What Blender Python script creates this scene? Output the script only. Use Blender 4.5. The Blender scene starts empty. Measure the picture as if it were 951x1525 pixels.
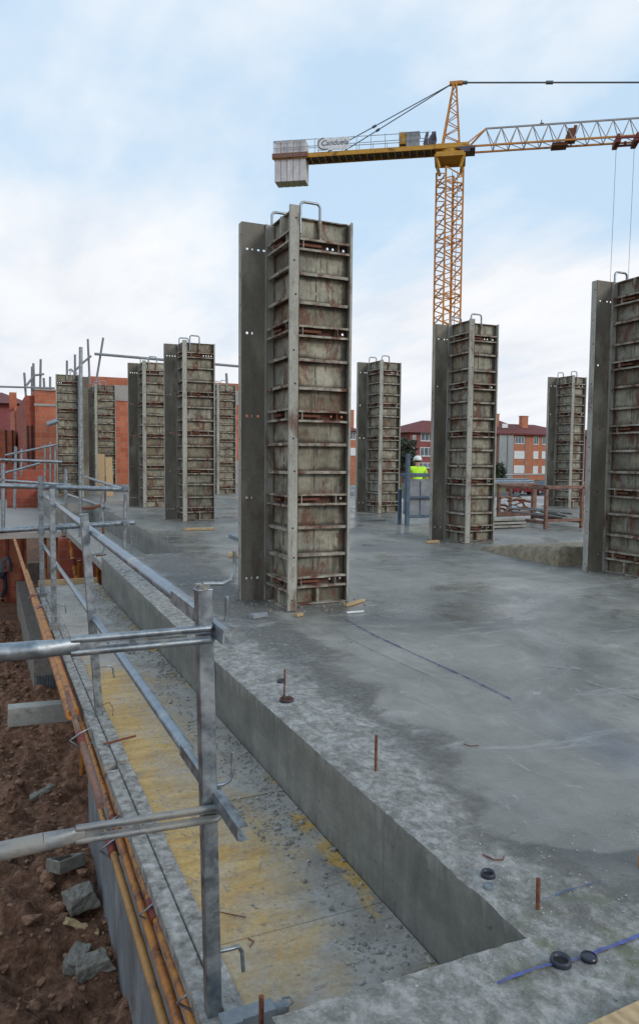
import bpy, math, random
from mathutils import Vector, Matrix, noise
random.seed(7)
R_=math.radians; PI=math.pi
scn=bpy.context.scene
COL=scn.collection
# ------------------------------------------------------------------ camera calibration
F=1110.;CX=475.5;CY=762.5;H=1.116
YAW=R_(24.05);PIT=R_(3.97);ROLL=R_(0.5)
def basis():
    fw=Vector((math.sin(YAW)*math.cos(PIT),math.cos(YAW)*math.cos(PIT),-math.sin(PIT)))
    r=Vector((math.cos(YAW),-math.sin(YAW),0.)); u=r.cross(fw)
    c,s=math.cos(ROLL),math.sin(ROLL)
    return fw,r*c+u*s,u*c-r*s
FW,RT,UP=basis()
EYE=Vector((0,0,H))
def P(x,y,ax,val):
    """where the line of sight of a photo pixel meets a real plane"""
    d=FW+RT*((x-CX)/F)-UP*((y-CY)/F); i='xyz'.index(ax)
    return EYE+d*((val-EYE[i])/d[i])
def slabz(x,y): return .012*max(0.,y-5.)
def PS(x,y,h=0.):
    q=P(x,y,'z',h)
    for _ in range(6): q=P(x,y,'z',h+slabz(q.x,q.y))
    return q
# ------------------------------------------------------------------ object helpers
def tag(o,label=None,cat=None,group=None,kind=None):
    if label: o['label']=label
    if cat: o['category']=cat
    if group: o['group']=group
    if kind: o['kind']=kind
    return o
def empty(name,loc,label,cat,rz=0,group=None):
    o=bpy.data.objects.new(name,None); COL.objects.link(o); o.location=loc; o.rotation_euler=(0,0,rz)
    o.empty_display_size=.2
    return tag(o,label,cat,group)
class MB:
    def __init__(s): s.v=[];s.f=[];s.m=[];s.sm=[]
    def add(s,vs,fs,mi=0,smooth=False):
        n=len(s.v); s.v+= [tuple(v) for v in vs]
        for f in fs: s.f.append(tuple(n+i for i in f)); s.m.append(mi); s.sm.append(smooth)
    def box(s,x0,x1,y0,y1,z0,z1,mi=0):
        vs=[(x,y,z) for x in (x0,x1) for y in (y0,y1) for z in (z0,z1)]
        s.add(vs,[(0,1,3,2),(4,6,7,5),(0,4,5,1),(2,3,7,6),(0,2,6,4),(1,5,7,3)],mi)
    def bar(s,a,b,w,h=None,mi=0,up=(0,0,1)):
        """rectangular bar between two points, w across, h along up"""
        h=w if h is None else h
        a=Vector(a);b=Vector(b);d=(b-a)
        if d.length<1e-6: return
        d.normalize();u=Vector(up)
        if abs(d.dot(u))>.98: u=Vector((0,1,0)) if abs(d.y)<.9 else Vector((1,0,0))
        r=d.cross(u).normalized();u=r.cross(d)
        vs=[]
        for p in (a,b):
            for i,j in ((-1,-1),(1,-1),(1,1),(-1,1)): vs.append(p+r*(i*w/2)+u*(j*h/2))
        s.add(vs,[(0,1,2,3)[::-1],(4,5,6,7),(0,1,5,4),(1,2,6,5),(2,3,7,6),(3,0,4,7)],mi)
    def tube(s,pts,r,n=10,mi=0,caps=True,r2=None):
        pts=[Vector(p) for p in pts]
        k=len(pts);vs=[];pu=None
        for i,p in enumerate(pts):
            d=(pts[min(i+1,k-1)]-pts[max(i-1,0)]).normalized()
            if pu is None:
                pu=Vector((0,0,1)) if abs(d.z)<.9 else Vector((0,1,0))
            a=d.cross(pu).normalized();u=a.cross(d).normalized();pu=u
            rr=r if r2 is None else r+(r2-r)*i/(k-1)
            for j in range(n):
                t=2*PI*j/n; vs.append(p+a*(rr*math.cos(t))+u*(rr*math.sin(t)))
        fs=[(i*n+j,i*n+(j+1)%n,(i+1)*n+(j+1)%n,(i+1)*n+j) for i in range(k-1) for j in range(n)]
        s.add(vs,fs,mi,True)
        if caps:
            s.add(vs[:n],[tuple(range(n))],mi); s.add(vs[-n:],[tuple(range(n))[::-1]],mi)
    def prism(s,poly,z0,z1,mi=0,side=None):
        n=len(poly); vs=[(x,y,z0) for x,y in poly]+[(x,y,z1) for x,y in poly]
        s.add(vs,[tuple(range(n))[::-1],tuple(range(n,2*n))],mi)
        s.add(vs,[(i,(i+1)%n,n+(i+1)%n,n+i) for i in range(n)],mi if side is None else side)
    def disc(s,c,r,ax='z',n=12,mi=0):
        c=Vector(c);vs=[]
        for j in range(n):
            t=2*PI*j/n;a,b=r*math.cos(t),r*math.sin(t)
            vs.append(c+Vector({'z':(a,b,0),'y':(a,0,b),'x':(0,a,b)}[ax]))
        s.add(vs,[tuple(range(n))],mi)
    def mesh(s,name,mats):
        me=bpy.data.meshes.new(name); me.from_pydata(s.v,[],s.f)
        for m in mats: me.materials.append(m)
        me.polygons.foreach_set('material_index',s.m); me.polygons.foreach_set('use_smooth',s.sm)
        uv=me.uv_layers.new(name='metres')
        for p in me.polygons:
            n=p.normal; k=0 if abs(n.x)>=abs(n.y) and abs(n.x)>=abs(n.z) else (1 if abs(n.y)>=abs(n.z) else 2)
            for li in p.loop_indices:
                c=me.vertices[me.loops[li].vertex_index].co
                uv.data[li].uv=(c.y,c.z) if k==0 else ((c.x,c.z) if k==1 else (c.x,c.y))
        me.update(); return me
    def build(s,name,mats,parent=None,bevel=0):
        if not isinstance(mats,(list,tuple)): mats=[mats]
        o=bpy.data.objects.new(name,s.mesh(name,mats)); COL.objects.link(o)
        if parent: o.parent=parent
        if bevel:
            m=o.modifiers.new('bev','BEVEL');m.width=bevel;m.segments=2;m.limit_method='ANGLE';m.angle_limit=R_(40)
        return o
def copy_tree(o,parent=None):
    c=o.copy(); COL.objects.link(c); c.parent=parent
    for ch in [x for x in KIDS.get(o.name,[])]: copy_tree(ch,c)
    return c
KIDS={}
# ------------------------------------------------------------------ materials
def new_mat(name):
    m=bpy.data.materials.new(name); m.use_nodes=True; nt=m.node_tree
    return m,nt,nt.nodes['Principled BSDF']
class N:
    def __init__(s,nt): s.nt=nt
    def __call__(s,typ,**kw):
        n=s.nt.nodes.new('ShaderNode'+typ)
        ins=kw.pop('ins',{})
        for k,v in kw.items(): setattr(n,k,v)
        for k,v in ins.items():
            if isinstance(v,bpy.types.NodeSocket): s.nt.links.new(v,n.inputs[k])
            else: n.inputs[k].default_value=v
        return n
    def coord(s,scale=(1,1,1),uv=False,rnd=True):
        tc=s('TexCoord'); src=tc.outputs['UV' if uv else 'Object']
        if rnd and not uv:
            oi=s('ObjectInfo'); mu=s('Math',operation='MULTIPLY',ins={0:oi.outputs['Random'],1:37.})
            ad=s('VectorMath',operation='ADD',ins={0:src,1:mu.outputs[0]}); src=ad.outputs[0]
        mp=s('Mapping',ins={'Vector':src,'Scale':scale}); return mp.outputs[0]
    def noise(s,vec,scale,detail=5,rough=.6,dist=0):
        return s('TexNoise',ins={'Vector':vec,'Scale':scale,'Detail':detail,'Roughness':rough,'Distortion':dist}).outputs['Fac']
    def ramp(s,fac,stops):
        r=s('ValToRGB',ins={'Fac':fac}); e=r.color_ramp.elements
        while len(e)<len(stops): e.new(.5)
        for el,(p,c) in zip(e,stops):
            el.position=p; el.color=(c,c,c,1) if isinstance(c,(int,float)) else (*c,1)
        return r.outputs[0]
    def mix(s,fac,a,b,blend='MIX'):
        n=s('Mix',data_type='RGBA',blend_type=blend)
        for i,v in ((0,fac),(6,a),(7,b)):
            if isinstance(v,bpy.types.NodeSocket): s.nt.links.new(v,n.inputs[i])
            else: n.inputs[i].default_value=v if i==0 else (*v,1)
        return n.outputs[2]
    def math(s,op,a,b=0.,c=None):
        ins={0:a,1:b}
        if c is not None: ins[2]=c
        return s('Math',operation=op,ins=ins).outputs[0]
    def bump(s,h,strength,dist=.01,normal=None):
        ins={'Height':h,'Strength':strength,'Distance':dist}
        if normal: ins['Normal']=normal
        return s('Bump',ins=ins).outputs[0]
    def link(s,a,b): s.nt.links.new(a,b)
def gen(name,c1,c2,c3=None,scale=6,rough=(.5,.8),metal=0,bump=.3,bdist=.005,stretch=(1,1,1),dirt=None,dirtamt=.45,dirtscale=3,fine=60):
    m,nt,b=new_mat(name); n=N(nt)
    v=n.coord(stretch); f=n.noise(v,scale,6,.62)
    st=[(.35,c1),(.6,c2)] if c3 is None else [(.3,c1),(.5,c2),(.68,c3)]
    col=n.ramp(f,st)
    g=n.noise(n.coord(),fine,4,.6)
    col=n.mix(.35,col,n.ramp(g,[(.3,.55),(.7,1.3)]),'MULTIPLY')
    if dirt:
        d=n.ramp(n.noise(n.coord(stretch),dirtscale,8,.7,.4),[(1-dirtamt-.06,0.),(1-dirtamt+.08,1.)])
        col=n.mix(d,col,dirt)
        if metal:
            n.link(n.math('MULTIPLY_ADD',d,-metal,metal),b.inputs['Metallic'])
    elif metal: b.inputs['Metallic'].default_value=metal
    n.link(col,b.inputs['Base Color'])
    n.link(n.ramp(f,[(.3,rough[0]),(.7,rough[1])]),b.inputs['Roughness'])
    if bump: n.link(n.bump(n.math('ADD',f,n.math('MULTIPLY',g,.4)),bump,bdist),b.inputs['Normal'])
    return m
def flat(name,c,rough=.6,metal=0):
    return gen(name,tuple(x*.85 for x in c),tuple(min(1,x*1.12) for x in c),rough=(max(.05,rough-.1),rough+.1),metal=metal,bump=.1,scale=4)
M={}
M['galv']=gen('galvanised_steel',(.19,.22,.245),(.36,.395,.42),scale=22,rough=(.28,.55),metal=.8,bump=.3,bdist=.003,dirt=(.27,.265,.245),dirtamt=.37,dirtscale=12)
M['galv_blue']=gen('galvanised_tube_blue',(.17,.22,.28),(.27,.34,.40),scale=14,rough=(.3,.5),metal=.6,bump=.12,bdist=.002,dirt=(.38,.38,.36),dirtamt=.38,dirtscale=7)
M['galv_dirty']=gen('galvanised_cement_crusted',(.16,.17,.175),(.27,.28,.285),scale=16,rough=(.4,.7),metal=.6,bump=.6,bdist=.004,dirt=(.25,.24,.215),dirtamt=.5,dirtscale=7)
M['orange_steel']=gen('orange_prop_paint',(.38,.13,.022),(.50,.21,.04),scale=8,rough=(.45,.7),bump=.2,dirt=(.15,.05,.025),dirtamt=.46,dirtscale=14)
M['yellow_steel']=gen('yellow_prop_paint',(.36,.17,.04),(.44,.23,.07),scale=8,rough=(.4,.7),bump=.2,dirt=(.20,.10,.045),dirtamt=.4,dirtscale=10)
M['maroon']=gen('maroon_collar_paint',(.12,.02,.015),(.22,.04,.03),scale=20,bump=.3)
M['hole']=flat('dark_hole',(.012,.012,.012),.9)
M['rebar']=gen('rusty_rebar',(.10,.035,.02),(.20,.07,.035),scale=60,rough=(.7,.9),bump=.5,bdist=.002)
M['crust']=gen('cement_crusted_plank',(.13,.12,.105),(.28,.27,.25),(.44,.43,.41),scale=26,rough=(.85,.95),bump=.9,bdist=.008,dirt=(.10,.085,.07),dirtamt=.40,dirtscale=16)
M['wood']=gen('raw_timber',(.36,.24,.12),(.52,.37,.20),scale=5,stretch=(12,1,12),bump=.3,bdist=.002)
M['oldwood']=gen('cement_stained_timber',(.20,.19,.17),(.32,.31,.28),(.40,.39,.36),scale=5,rough=(.8,.95),bump=.6,bdist=.006,dirt=(.13,.11,.09),dirtamt=.36,dirtscale=14)
M['crane_yellow']=gen('crane_yellow_paint',(.48,.24,.03),(.60,.34,.05),scale=1.5,bump=0,dirt=(.22,.09,.03),dirtamt=.42,dirtscale=1.5)
M['crane_orange']=gen('crane_orange_paint',(.52,.20,.035),(.60,.27,.055),scale=2,bump=0,dirt=(.25,.09,.04),dirtamt=.42,dirtscale=2)
M['crane_light']=gen('crane_pale_steel',(.30,.29,.30),(.38,.36,.36),scale=2,bump=0)
M['crane_grey']=flat('crane_grey_steel',(.20,.22,.24),.6)
M['crane_dark']=flat('crane_underside_grey',(.10,.09,.12),.7)
M['cable']=flat('steel_cable',(.10,.12,.14),.6)
M['ballast']=gen('white_ballast_concrete',(.50,.49,.50),(.66,.65,.66),scale=1.5,rough=(.7,.9),bump=.1,dirt=(.36,.34,.35),dirtamt=.36,dirtscale=1.3)
M['white']=flat('white_paint',(.72,.74,.76),.5)
M['ink']=flat('dark_sign_ink',(.03,.05,.10),.6)
M['black']=flat('black_plastic',(.012,.013,.018),.35)
M['blackcap']=gen('dusty_black_plastic',(.012,.013,.025),(.035,.04,.06),scale=20,rough=(.3,.5),bump=.1)
M['rust_frame']=gen('rusty_frame_steel',(.13,.06,.045),(.25,.13,.09),scale=10,rough=(.6,.85),bump=.3,dirt=(.28,.24,.20),dirtamt=.38,dirtscale=6)
M['blue_steel']=gen('dark_blue_steel',(.04,.07,.11),(.09,.13,.18),scale=8,rough=(.5,.7),bump=.15,dirt=(.25,.26,.26),dirtamt=.35,dirtscale=6)
M['greypanel']=gen('grey_panel_steel',(.16,.18,.21),(.25,.27,.30),scale=5,rough=(.5,.7),bump=.15,dirt=(.36,.36,.35),dirtamt=.4,dirtscale=5)
M['grass']=gen('grass_ground',(.045,.075,.02),(.10,.13,.035),scale=1.0,rough=(.9,1),bump=.4,bdist=.05)
M['redroof']=gen('red_clay_roof',(.12,.03,.028),(.18,.045,.04),scale=2,rough=(.8,.9),bump=.2,bdist=.05)
M['bark']=gen('bark',(.06,.045,.035),(.11,.085,.06),scale=6,stretch=(3,3,.5),bump=.5)
M['leaf']=gen('dark_foliage',(.04,.05,.035),(.075,.085,.05),scale=1.5,rough=(.7,.9),bump=0)
M['glass']=gen('window_glass',(.05,.07,.09),(.16,.2,.24),scale=.4,rough=(.1,.2),bump=0)
M['shutter']=gen('white_roller_shutter',(.66,.68,.70),(.78,.79,.80),scale=1,bump=0)
M['carred']=gen('dark_red_car_paint',(.16,.012,.02),(.22,.018,.025),scale=1,rough=(.2,.3),bump=0)
M['tyre']=flat('tyre_rubber',(.015,.015,.015),.8)
M['hivis']=gen('hi_vis_fabric',(.45,.85,.02),(.60,.98,.05),scale=8,rough=(.7,.9),bump=.3)
_b=M['hivis'].node_tree.nodes['Principled BSDF']
M['skin']=flat('skin',(.42,.24,.17),.55)
M['hair']=flat('dark_hair',(.02,.016,.014),.7)
M['helmet']=flat('white_helmet_plastic',(.75,.75,.73),.35)
M['sweater']=gen('grey_sweater_cloth',(.10,.11,.13),(.15,.16,.18),scale=10,rough=(.85,.95),bump=.4)
M['trousers']=gen('dark_trousers_cloth',(.015,.018,.03),(.03,.035,.05),scale=10,rough=(.85,.95),bump=.4)
M['sand']=gen('rough_sandy_concrete',(.17,.14,.095),(.28,.235,.165),(.37,.32,.235),scale=12,rough=(.85,.95),bump=.9,bdist=.03,fine=80)
M['dirtwall']=gen('basement_wall_concrete',(.12,.13,.14),(.19,.20,.21),(.28,.29,.29),scale=3.5,rough=(.75,.92),bump=.7,bdist=.015,stretch=(1,1,.45),dirt=(.12,.085,.07),dirtamt=.40,dirtscale=2.5)
M['plum']=flat('purple_masonry_shade',(.17,.09,.085),.9)
M['lintel']=gen('lintel_concrete',(.28,.26,.24),(.36,.34,.31),scale=3,bump=.3)
M['pit']=flat('dark_interior',(.03,.028,.027),.95)
M['skipgrey']=flat('grey_plastic_bin',(.3,.32,.33),.6)

def concrete_slab():
    m,nt,b=new_mat('slab_concrete'); n=N(nt)
    v=n.coord(rnd=False); sep=n('SeparateXYZ',ins={0:v})
    X,Y=sep.outputs[0],sep.outputs[1]
    big=n.noise(v,.8,6,.6,.6); med=n.noise(v,4.5,8,.68,.4); fine=n.noise(v,34,8,.75,.3); xf=n.noise(v,130,5,.75)
    scal=n.math('ADD',n.math('MULTIPLY',n.noise(n.coord((1.,.7,1),rnd=False),24,8,.78,.35),.75),n.math('MULTIPLY',n.noise(n.coord((1,1,1),rnd=False),7,4,.6,.2),.25))
    wob=n.noise(n.coord((1,1,1),rnd=False),1.9,6,.62,.6)
    # inner limit of the rough border, measured from both recess edges
    lim=n.math('MULTIPLY_ADD',n.math('SUBTRACT',wob,.5),.75,n.math('MULTIPLY_ADD',n.math('MINIMUM',Y,6.),.13,1.23))
    t=n.math('SUBTRACT',X,lim)                       # <0 rough, >0 smooth
    t2=n.math('SUBTRACT',Y,n.math('MULTIPLY_ADD',n.math('SUBTRACT',wob,.5),.6,1.36))
    t=n.math('MINIMUM',t,n.math('MAXIMUM',t2,n.math('SUBTRACT',1.0,n.math('MULTIPLY',Y,1.))))
    rough=n.ramp(n.math('MULTIPLY_ADD',t,4.,.5),[(.25,1.),(.75,0.)])
    pale=n.ramp(n.math('SUBTRACT',n.math('MINIMUM',n.math('SUBTRACT',X,1.14),n.math('ADD',n.math('MULTIPLY',n.math('ABSOLUTE',n.math('SUBTRACT',Y,1.1)),1.2),.0)),n.math('MULTIPLY',med,.5)),[(.0,1.),(.16,0.)])
    edge=n.ramp(n.math('ABSOLUTE',n.math('ADD',t,n.math('MULTIPLY',n.math('SUBTRACT',med,.5),.25))),[(.0,1.),(.10,0.)])
    smooth=n.ramp(big,[(.30,(.12,.12,.11)),(.45,(.19,.186,.168)),(.56,(.245,.236,.21)),(.72,(.32,.305,.268))])
    smooth=n.mix(.6,smooth,n.ramp(med,[(.28,.6),(.5,1.),(.72,1.3)]),'MULTIPLY')
    smooth=n.mix(.35,smooth,n.ramp(n.noise(n.coord((3,.8,1),rnd=False),3,7,.7,1.5),[(.35,.7),(.65,1.25)]),'MULTIPLY')
    dark=n.ramp(fine,[(.30,(.075,.074,.068)),(.5,(.145,.143,.133)),(.68,(.25,.247,.235))])
    dry=n.ramp(scal,[(.36,(.13,.125,.112)),(.48,(.27,.262,.242)),(.60,(.46,.45,.425))])
    dry=n.mix(.55,dry,n.ramp(fine,[(.3,.55),(.65,1.25)]),'MULTIPLY')
    ro=n.mix(pale,dark,dry)
    spots=n.ramp(scal,[(.56,0.),(.64,.75)]); ro=n.mix(n.math('MULTIPLY',spots,n.ramp(med,[(.45,.1),(.6,1.)])),ro,(.42,.415,.40))
    col=n.mix(rough,smooth,ro)
    col=n.mix(n.math('MULTIPLY',edge,.55),col,(.085,.078,.068))
    col=n.mix(.35,col,n.ramp(xf,[(.3,.5),(.7,1.4)]),'MULTIPLY')
    # pale laitance smears
    sm=n.ramp(n.noise(n.coord((.7,2.4,1),rnd=False),2.3,8,.72,1.2),[(.57,0.),(.66,1.)])
    col=n.mix(n.math('MULTIPLY',sm,.5),col,(.40,.405,.40))
    sm=n.ramp(n.noise(n.coord((2.2,.5,1),rnd=False),3.3,9,.8,2.),[(.61,0.),(.65,1.)])
    col=n.mix(n.math('MULTIPLY',sm,.55),col,(.46,.465,.46))
    sp=n.ramp(n.noise(v,24,6,.75),[(.66,0.),(.72,1.)])
    col=n.mix(n.math('MULTIPLY',sp,n.math('MULTIPLY',n.ramp(med,[(.45,0.),(.6,.8)]),1.)),col,(.09,.078,.065))
    # pale patch of drier mortar and the dark tongue in front of it
    ex=n.math('DIVIDE',n.math('SUBTRACT',X,1.80),.40); ey=n.math('DIVIDE',n.math('SUBTRACT',Y,1.80),.27)
    e=n.math('ADD',n.math('ADD',n.math('MULTIPLY',ex,ex),n.math('MULTIPLY',ey,ey)),n.math('MULTIPLY',n.math('SUBTRACT',wob,.5),1.6))
    col=n.mix(n.math('MULTIPLY',n.ramp(e,[(.86,.45),(1.0,0.)]),n.ramp(med,[(.4,.3),(.6,1.)])),col,(.24,.232,.21))
    dk=n.ramp(n.math('MULTIPLY',e,.25),[(.235,0.),(.255,.85),(.6,.25)]); dk=n.math('MULTIPLY',dk,n.ramp(n.math('SUBTRACT',1.9,Y),[(.0,0.),(.2,1.)]))
    col=n.mix(n.math('MULTIPLY',dk,n.math('SUBTRACT',1.,n.math('MULTIPLY',rough,.8))),col,(.075,.078,.074))
    mo=n.ramp(n.noise(v,11,5,.6),[(.5,0.),(.62,1.)])
    dx=n.math('POWER',n.math('SUBTRACT',X,1.25),2); dy=n.math('POWER',n.math('SUBTRACT',Y,1.2),2)
    near=n.ramp(n.math('ADD',dx,dy),[(.02,1.),(.14,0.)])
    col=n.mix(n.math('MULTIPLY',n.math('MULTIPLY',mo,near),.6),col,(.12,.13,.06))
    # washed-out blue chalk on the right
    ch=n.math('ABSOLUTE',n.math('SUBTRACT',n.math('MULTIPLY_ADD',med,.30,2.10),X))
    ch=n.math('MULTIPLY',n.ramp(ch,[(.0,1.),(.24,0.)]),n.ramp(n.math('MULTIPLY',Y,.2),[(.33,1.),(.56,0.)]))
    col=n.mix(n.math('MULTIPLY',ch,.5),col,(.055,.085,.17))
    n.link(col,b.inputs['Base Color'])
    wet=n.ramp(n.math('ADD',n.noise(v,.75,8,.68,.8),n.math('MULTIPLY',n.math('SUBTRACT',med,.5),.12)),[(.42,.14),(.455,.30),(.52,.42),(.64,.68)])
    rg=n.mix(rough,n.mix(.3,wet,n.ramp(med,[(.3,.2),(.7,.9)])),(.85,.85,.85)); n.link(rg,b.inputs['Roughness'])
    hgt=n.math('MULTIPLY',n.math('ADD',n.math('ADD',fine,n.math('MULTIPLY',med,.8)),n.math('MULTIPLY',scal,.7)),n.math('MULTIPLY_ADD',rough,.85,.13))
    trow=n.noise(n.coord((1.2,3.4,1),rnd=False),6,6,.65,2.2); hgt=n.math('ADD',hgt,n.math('MULTIPLY',trow,.16))
    n.link(n.bump(hgt,.75,.013),b.inputs['Normal'])
    b.inputs['Specular IOR Level'].default_value=.55
    return m
M['slab']=concrete_slab()
def slab_side():
    m,nt,b=new_mat('cast_slab_edge'); n=N(nt)
    a=n.noise(n.coord((1,1,2.5)),2.2,6,.6); s=n.noise(n.coord((5,5,1.2)),2.2,7,.68,.5); f=n.noise(n.coord(),55,5,.6)
    col=n.ramp(a,[(.3,(.13,.14,.125)),(.5,(.185,.19,.17)),(.7,(.25,.25,.225))])
    col=n.mix(.5,col,n.ramp(s,[(.35,.6),(.65,1.2)]),'MULTIPLY')
    col=n.mix(.25,col,n.ramp(f,[(.3,.6),(.7,1.3)]),'MULTIPLY')
    jy=n.math('ABSOLUTE',n.math('SUBTRACT',n.math('FRACT',n.math('MULTIPLY',n('SeparateXYZ',ins={0:n.coord(rnd=False)}).outputs[1],.74)),.5))
    col=n.mix(n.ramp(jy,[(.0,.7),(.004,.0)]),col,(.09,.09,.08))
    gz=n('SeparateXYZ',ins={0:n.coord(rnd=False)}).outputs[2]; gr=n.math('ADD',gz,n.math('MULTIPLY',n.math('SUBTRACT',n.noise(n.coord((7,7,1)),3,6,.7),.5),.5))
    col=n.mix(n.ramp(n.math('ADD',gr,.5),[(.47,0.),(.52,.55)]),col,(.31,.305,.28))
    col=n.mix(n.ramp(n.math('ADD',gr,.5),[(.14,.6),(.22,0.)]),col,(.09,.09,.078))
    pit=n.ramp(n.noise(n.coord(),48,2,.5),[(.68,0.),(.72,1.)]); col=n.mix(n.math('MULTIPLY',pit,.6),col,(.05,.05,.045))
    n.link(col,b.inputs['Base Color']); b.inputs['Roughness'].default_value=.75
    n.link(n.bump(n.math('ADD',s,f),.25,.004),b.inputs['Normal']); return m
M['slabside']=slab_side()
def deck_mat():
    m,nt,b=new_mat('yellow_shuttering_board'); n=N(nt)
    v=n.coord((1,1,1),rnd=False); sep=n('SeparateXYZ',ins={0:v}); X,Y=sep.outputs[0],sep.outputs[1]
    yel=n.ramp(n.noise(n.coord((1.1,5,1),rnd=False),3,6,.65,.4),[(.3,(.36,.20,.05)),(.5,(.52,.32,.08)),(.7,(.58,.41,.17))])
    gre=n.ramp(n.noise(v,5,8,.7,.5),[(.3,(.20,.185,.165)),(.45,(.32,.29,.25)),(.55,(.36,.345,.32)),(.7,(.46,.41,.34))])
    k=n.math('ADD',n.noise(v,2.0,8,.68,.6),n.math('MULTIPLY',n.noise(v,30,5,.7),.25))
    # more cement crust towards the slab and at the far end
    k=n.math('ADD',k,n.math('MULTIPLY',n.math('SUBTRACT',X,.84),.7)); k=n.math('ADD',k,n.ramp(Y,[(.0,.0),(1.,0.)])); k=n.math('ADD',k,n.math('MULTIPLY',n.math('MAXIMUM',n.math('SUBTRACT',2.3,Y),0.),.16))
    far=n.ramp(n.math('MULTIPLY',Y,.1),[(.50,0.),(.62,.45)]); k=n.math('ADD',k,far)
    nearc=n.ramp(Y,[(.0,.0),(1.,0.)])
    f=n.ramp(k,[(.50,.12),(.60,.5),(.76,1.)])
    st=n.ramp(n.noise(n.coord((1,1,1),rnd=False),3.2,5,.6,.5),[(.52,0.),(.60,1.)]); st=n.math('MULTIPLY',st,n.ramp(n.math('SUBTRACT',X,1.06),[(.0,0.),(.03,1.)]))
    f=n.math('MULTIPLY',f,n.math('SUBTRACT',1.,st))
    col=n.mix(f,yel,gre)
    col=n.mix(n.ramp(n.noise(v,9,8,.75,.6),[(.57,0.),(.66,.8)]),col,(.22,.205,.18))
    col=n.mix(n.ramp(n.noise(n.coord((1,3,1),rnd=False),14,7,.8,.5),[(.58,0.),(.63,.7)]),col,(.13,.11,.085))
    col=n.mix(n.ramp(n.noise(v,26,6,.8),[(.66,0.),(.72,.7)]),col,(.09,.07,.05))
    g=n.noise(v,60,5,.7); col=n.mix(.45,col,n.ramp(g,[(.3,.5),(.7,1.3)]),'MULTIPLY')
    n.link(col,b.inputs['Base Color']); b.inputs['Roughness'].default_value=.7
    n.link(n.bump(n.math('ADD',n.math('MULTIPLY',f,.6),g),.5,.006),b.inputs['Normal']); return m
M['deck']=deck_mat()
BANDS=[.18,.8225,1.465,2.1075,2.75]
def form_ribside(shade=1.,name='form_rib_side'):
    m,nt,b=new_mat(name); n=N(nt)
    tc=n('TexCoord'); sep=n('SeparateXYZ',ins={0:tc.outputs['Object']}); Z=sep.outputs[2]; X=n.math('ABSOLUTE',sep.outputs[0])
    u=n.math('FRACT',n.math('ADD',n.math('DIVIDE',n.math('SUBTRACT',Z,.18),.6425),.5))
    dist=n.math('MULTIPLY',n.math('ABSOLUTE',n.math('SUBTRACT',u,.5)),.6425)
    a=n.noise(n.coord((1,1,1)),7,6,.65); st=n.noise(n.coord((26,26,2.4)),1.3,6,.7,.5); sp=n.noise(n.coord(),45,5,.7)
    patch=n.noise(n.coord((1,1,.6)),2.2,4,.6)
    base=n.ramp(a,[(.28,(.15,.13,.10)),(.45,(.285,.26,.205)),(.62,(.42,.39,.32))])
    base=n.mix(n.ramp(patch,[(.5,0.),(.62,.55)]),base,(.20,.20,.19))
    base=n.mix(n.ramp(n.noise(n.coord((1,1,.8)),3.1,3),[(.60,0.),(.68,.55)]),base,(.30,.17,.08))
    # dark drips in the right-hand part of each bay
    dr=n.math('MULTIPLY',n.ramp(st,[(.50,0.),(.57,1.)]),n.ramp(X,[(.14,.2),(.24,1.)]))
    dr=n.math('MULTIPLY',dr,n.ramp(n.noise(n.coord((1,1,1.7)),3.3,3),[(.42,.1),(.55,1.)]))
    base=n.mix(n.math('MULTIPLY',dr,.8),base,(.085,.07,.06))
    # each bay: brown rim, pale middle, its own tone; dirt and painted-in shade under every angle
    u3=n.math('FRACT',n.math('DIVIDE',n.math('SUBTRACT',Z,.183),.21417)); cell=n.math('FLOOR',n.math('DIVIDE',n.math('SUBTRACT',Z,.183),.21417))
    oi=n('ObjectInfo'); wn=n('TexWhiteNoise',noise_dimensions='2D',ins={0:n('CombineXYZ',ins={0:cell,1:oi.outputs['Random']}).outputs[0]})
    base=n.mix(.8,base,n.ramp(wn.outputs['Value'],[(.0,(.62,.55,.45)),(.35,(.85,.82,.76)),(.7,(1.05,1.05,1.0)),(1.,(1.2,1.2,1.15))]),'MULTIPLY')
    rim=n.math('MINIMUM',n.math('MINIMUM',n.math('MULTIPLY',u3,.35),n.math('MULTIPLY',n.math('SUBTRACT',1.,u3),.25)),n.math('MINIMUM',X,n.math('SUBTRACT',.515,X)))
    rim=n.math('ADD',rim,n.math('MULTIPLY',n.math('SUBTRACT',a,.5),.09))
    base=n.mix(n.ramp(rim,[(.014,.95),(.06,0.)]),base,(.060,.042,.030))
    # rust close to the perforated bands
    nearb=n.ramp(n.math('ADD',dist,n.math('MULTIPLY',n.math('SUBTRACT',st,.5),.18)),[(.02,1.),(.085,0.)])
    low=n.math('MULTIPLY',n.math('MULTIPLY_ADD',Z,-.15,.85),1.)
    rr=n.math('MULTIPLY',nearb,n.ramp(a,[(.35,.45),(.6,1.)]))
    rust=n.ramp(sp,[(.3,(.03,.013,.010)),(.5,(.095,.033,.02)),(.7,(.21,.068,.034))])
    base=n.mix(rr,base,rust)
    rb=n.ramp(n.noise(n.coord((2.2,2.2,1)),2.6,8,.76,.5),[(.53,0.),(.60,.8)])
    base=n.mix(rb,base,(.15,.05,.028))
    base=n.mix(.4,base,n.ramp(sp,[(.3,.5),(.7,1.35)]),'MULTIPLY')
    base=n.mix(1.,base,(shade*.96,shade,shade*.98),'MULTIPLY')
    n.link(base,b.inputs['Base Color']); b.inputs['Roughness'].default_value=.75
    n.link(n.bump(n.math('ADD',st,sp),.6,.006),b.inputs['Normal']); return m
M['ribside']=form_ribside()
M['ribside_shaded']=form_ribside(.85,'form_rib_side_shaded')  # rib side copy with shade painted in as a darker tint
_nt=M['ribside_shaded'].node_tree
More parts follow.
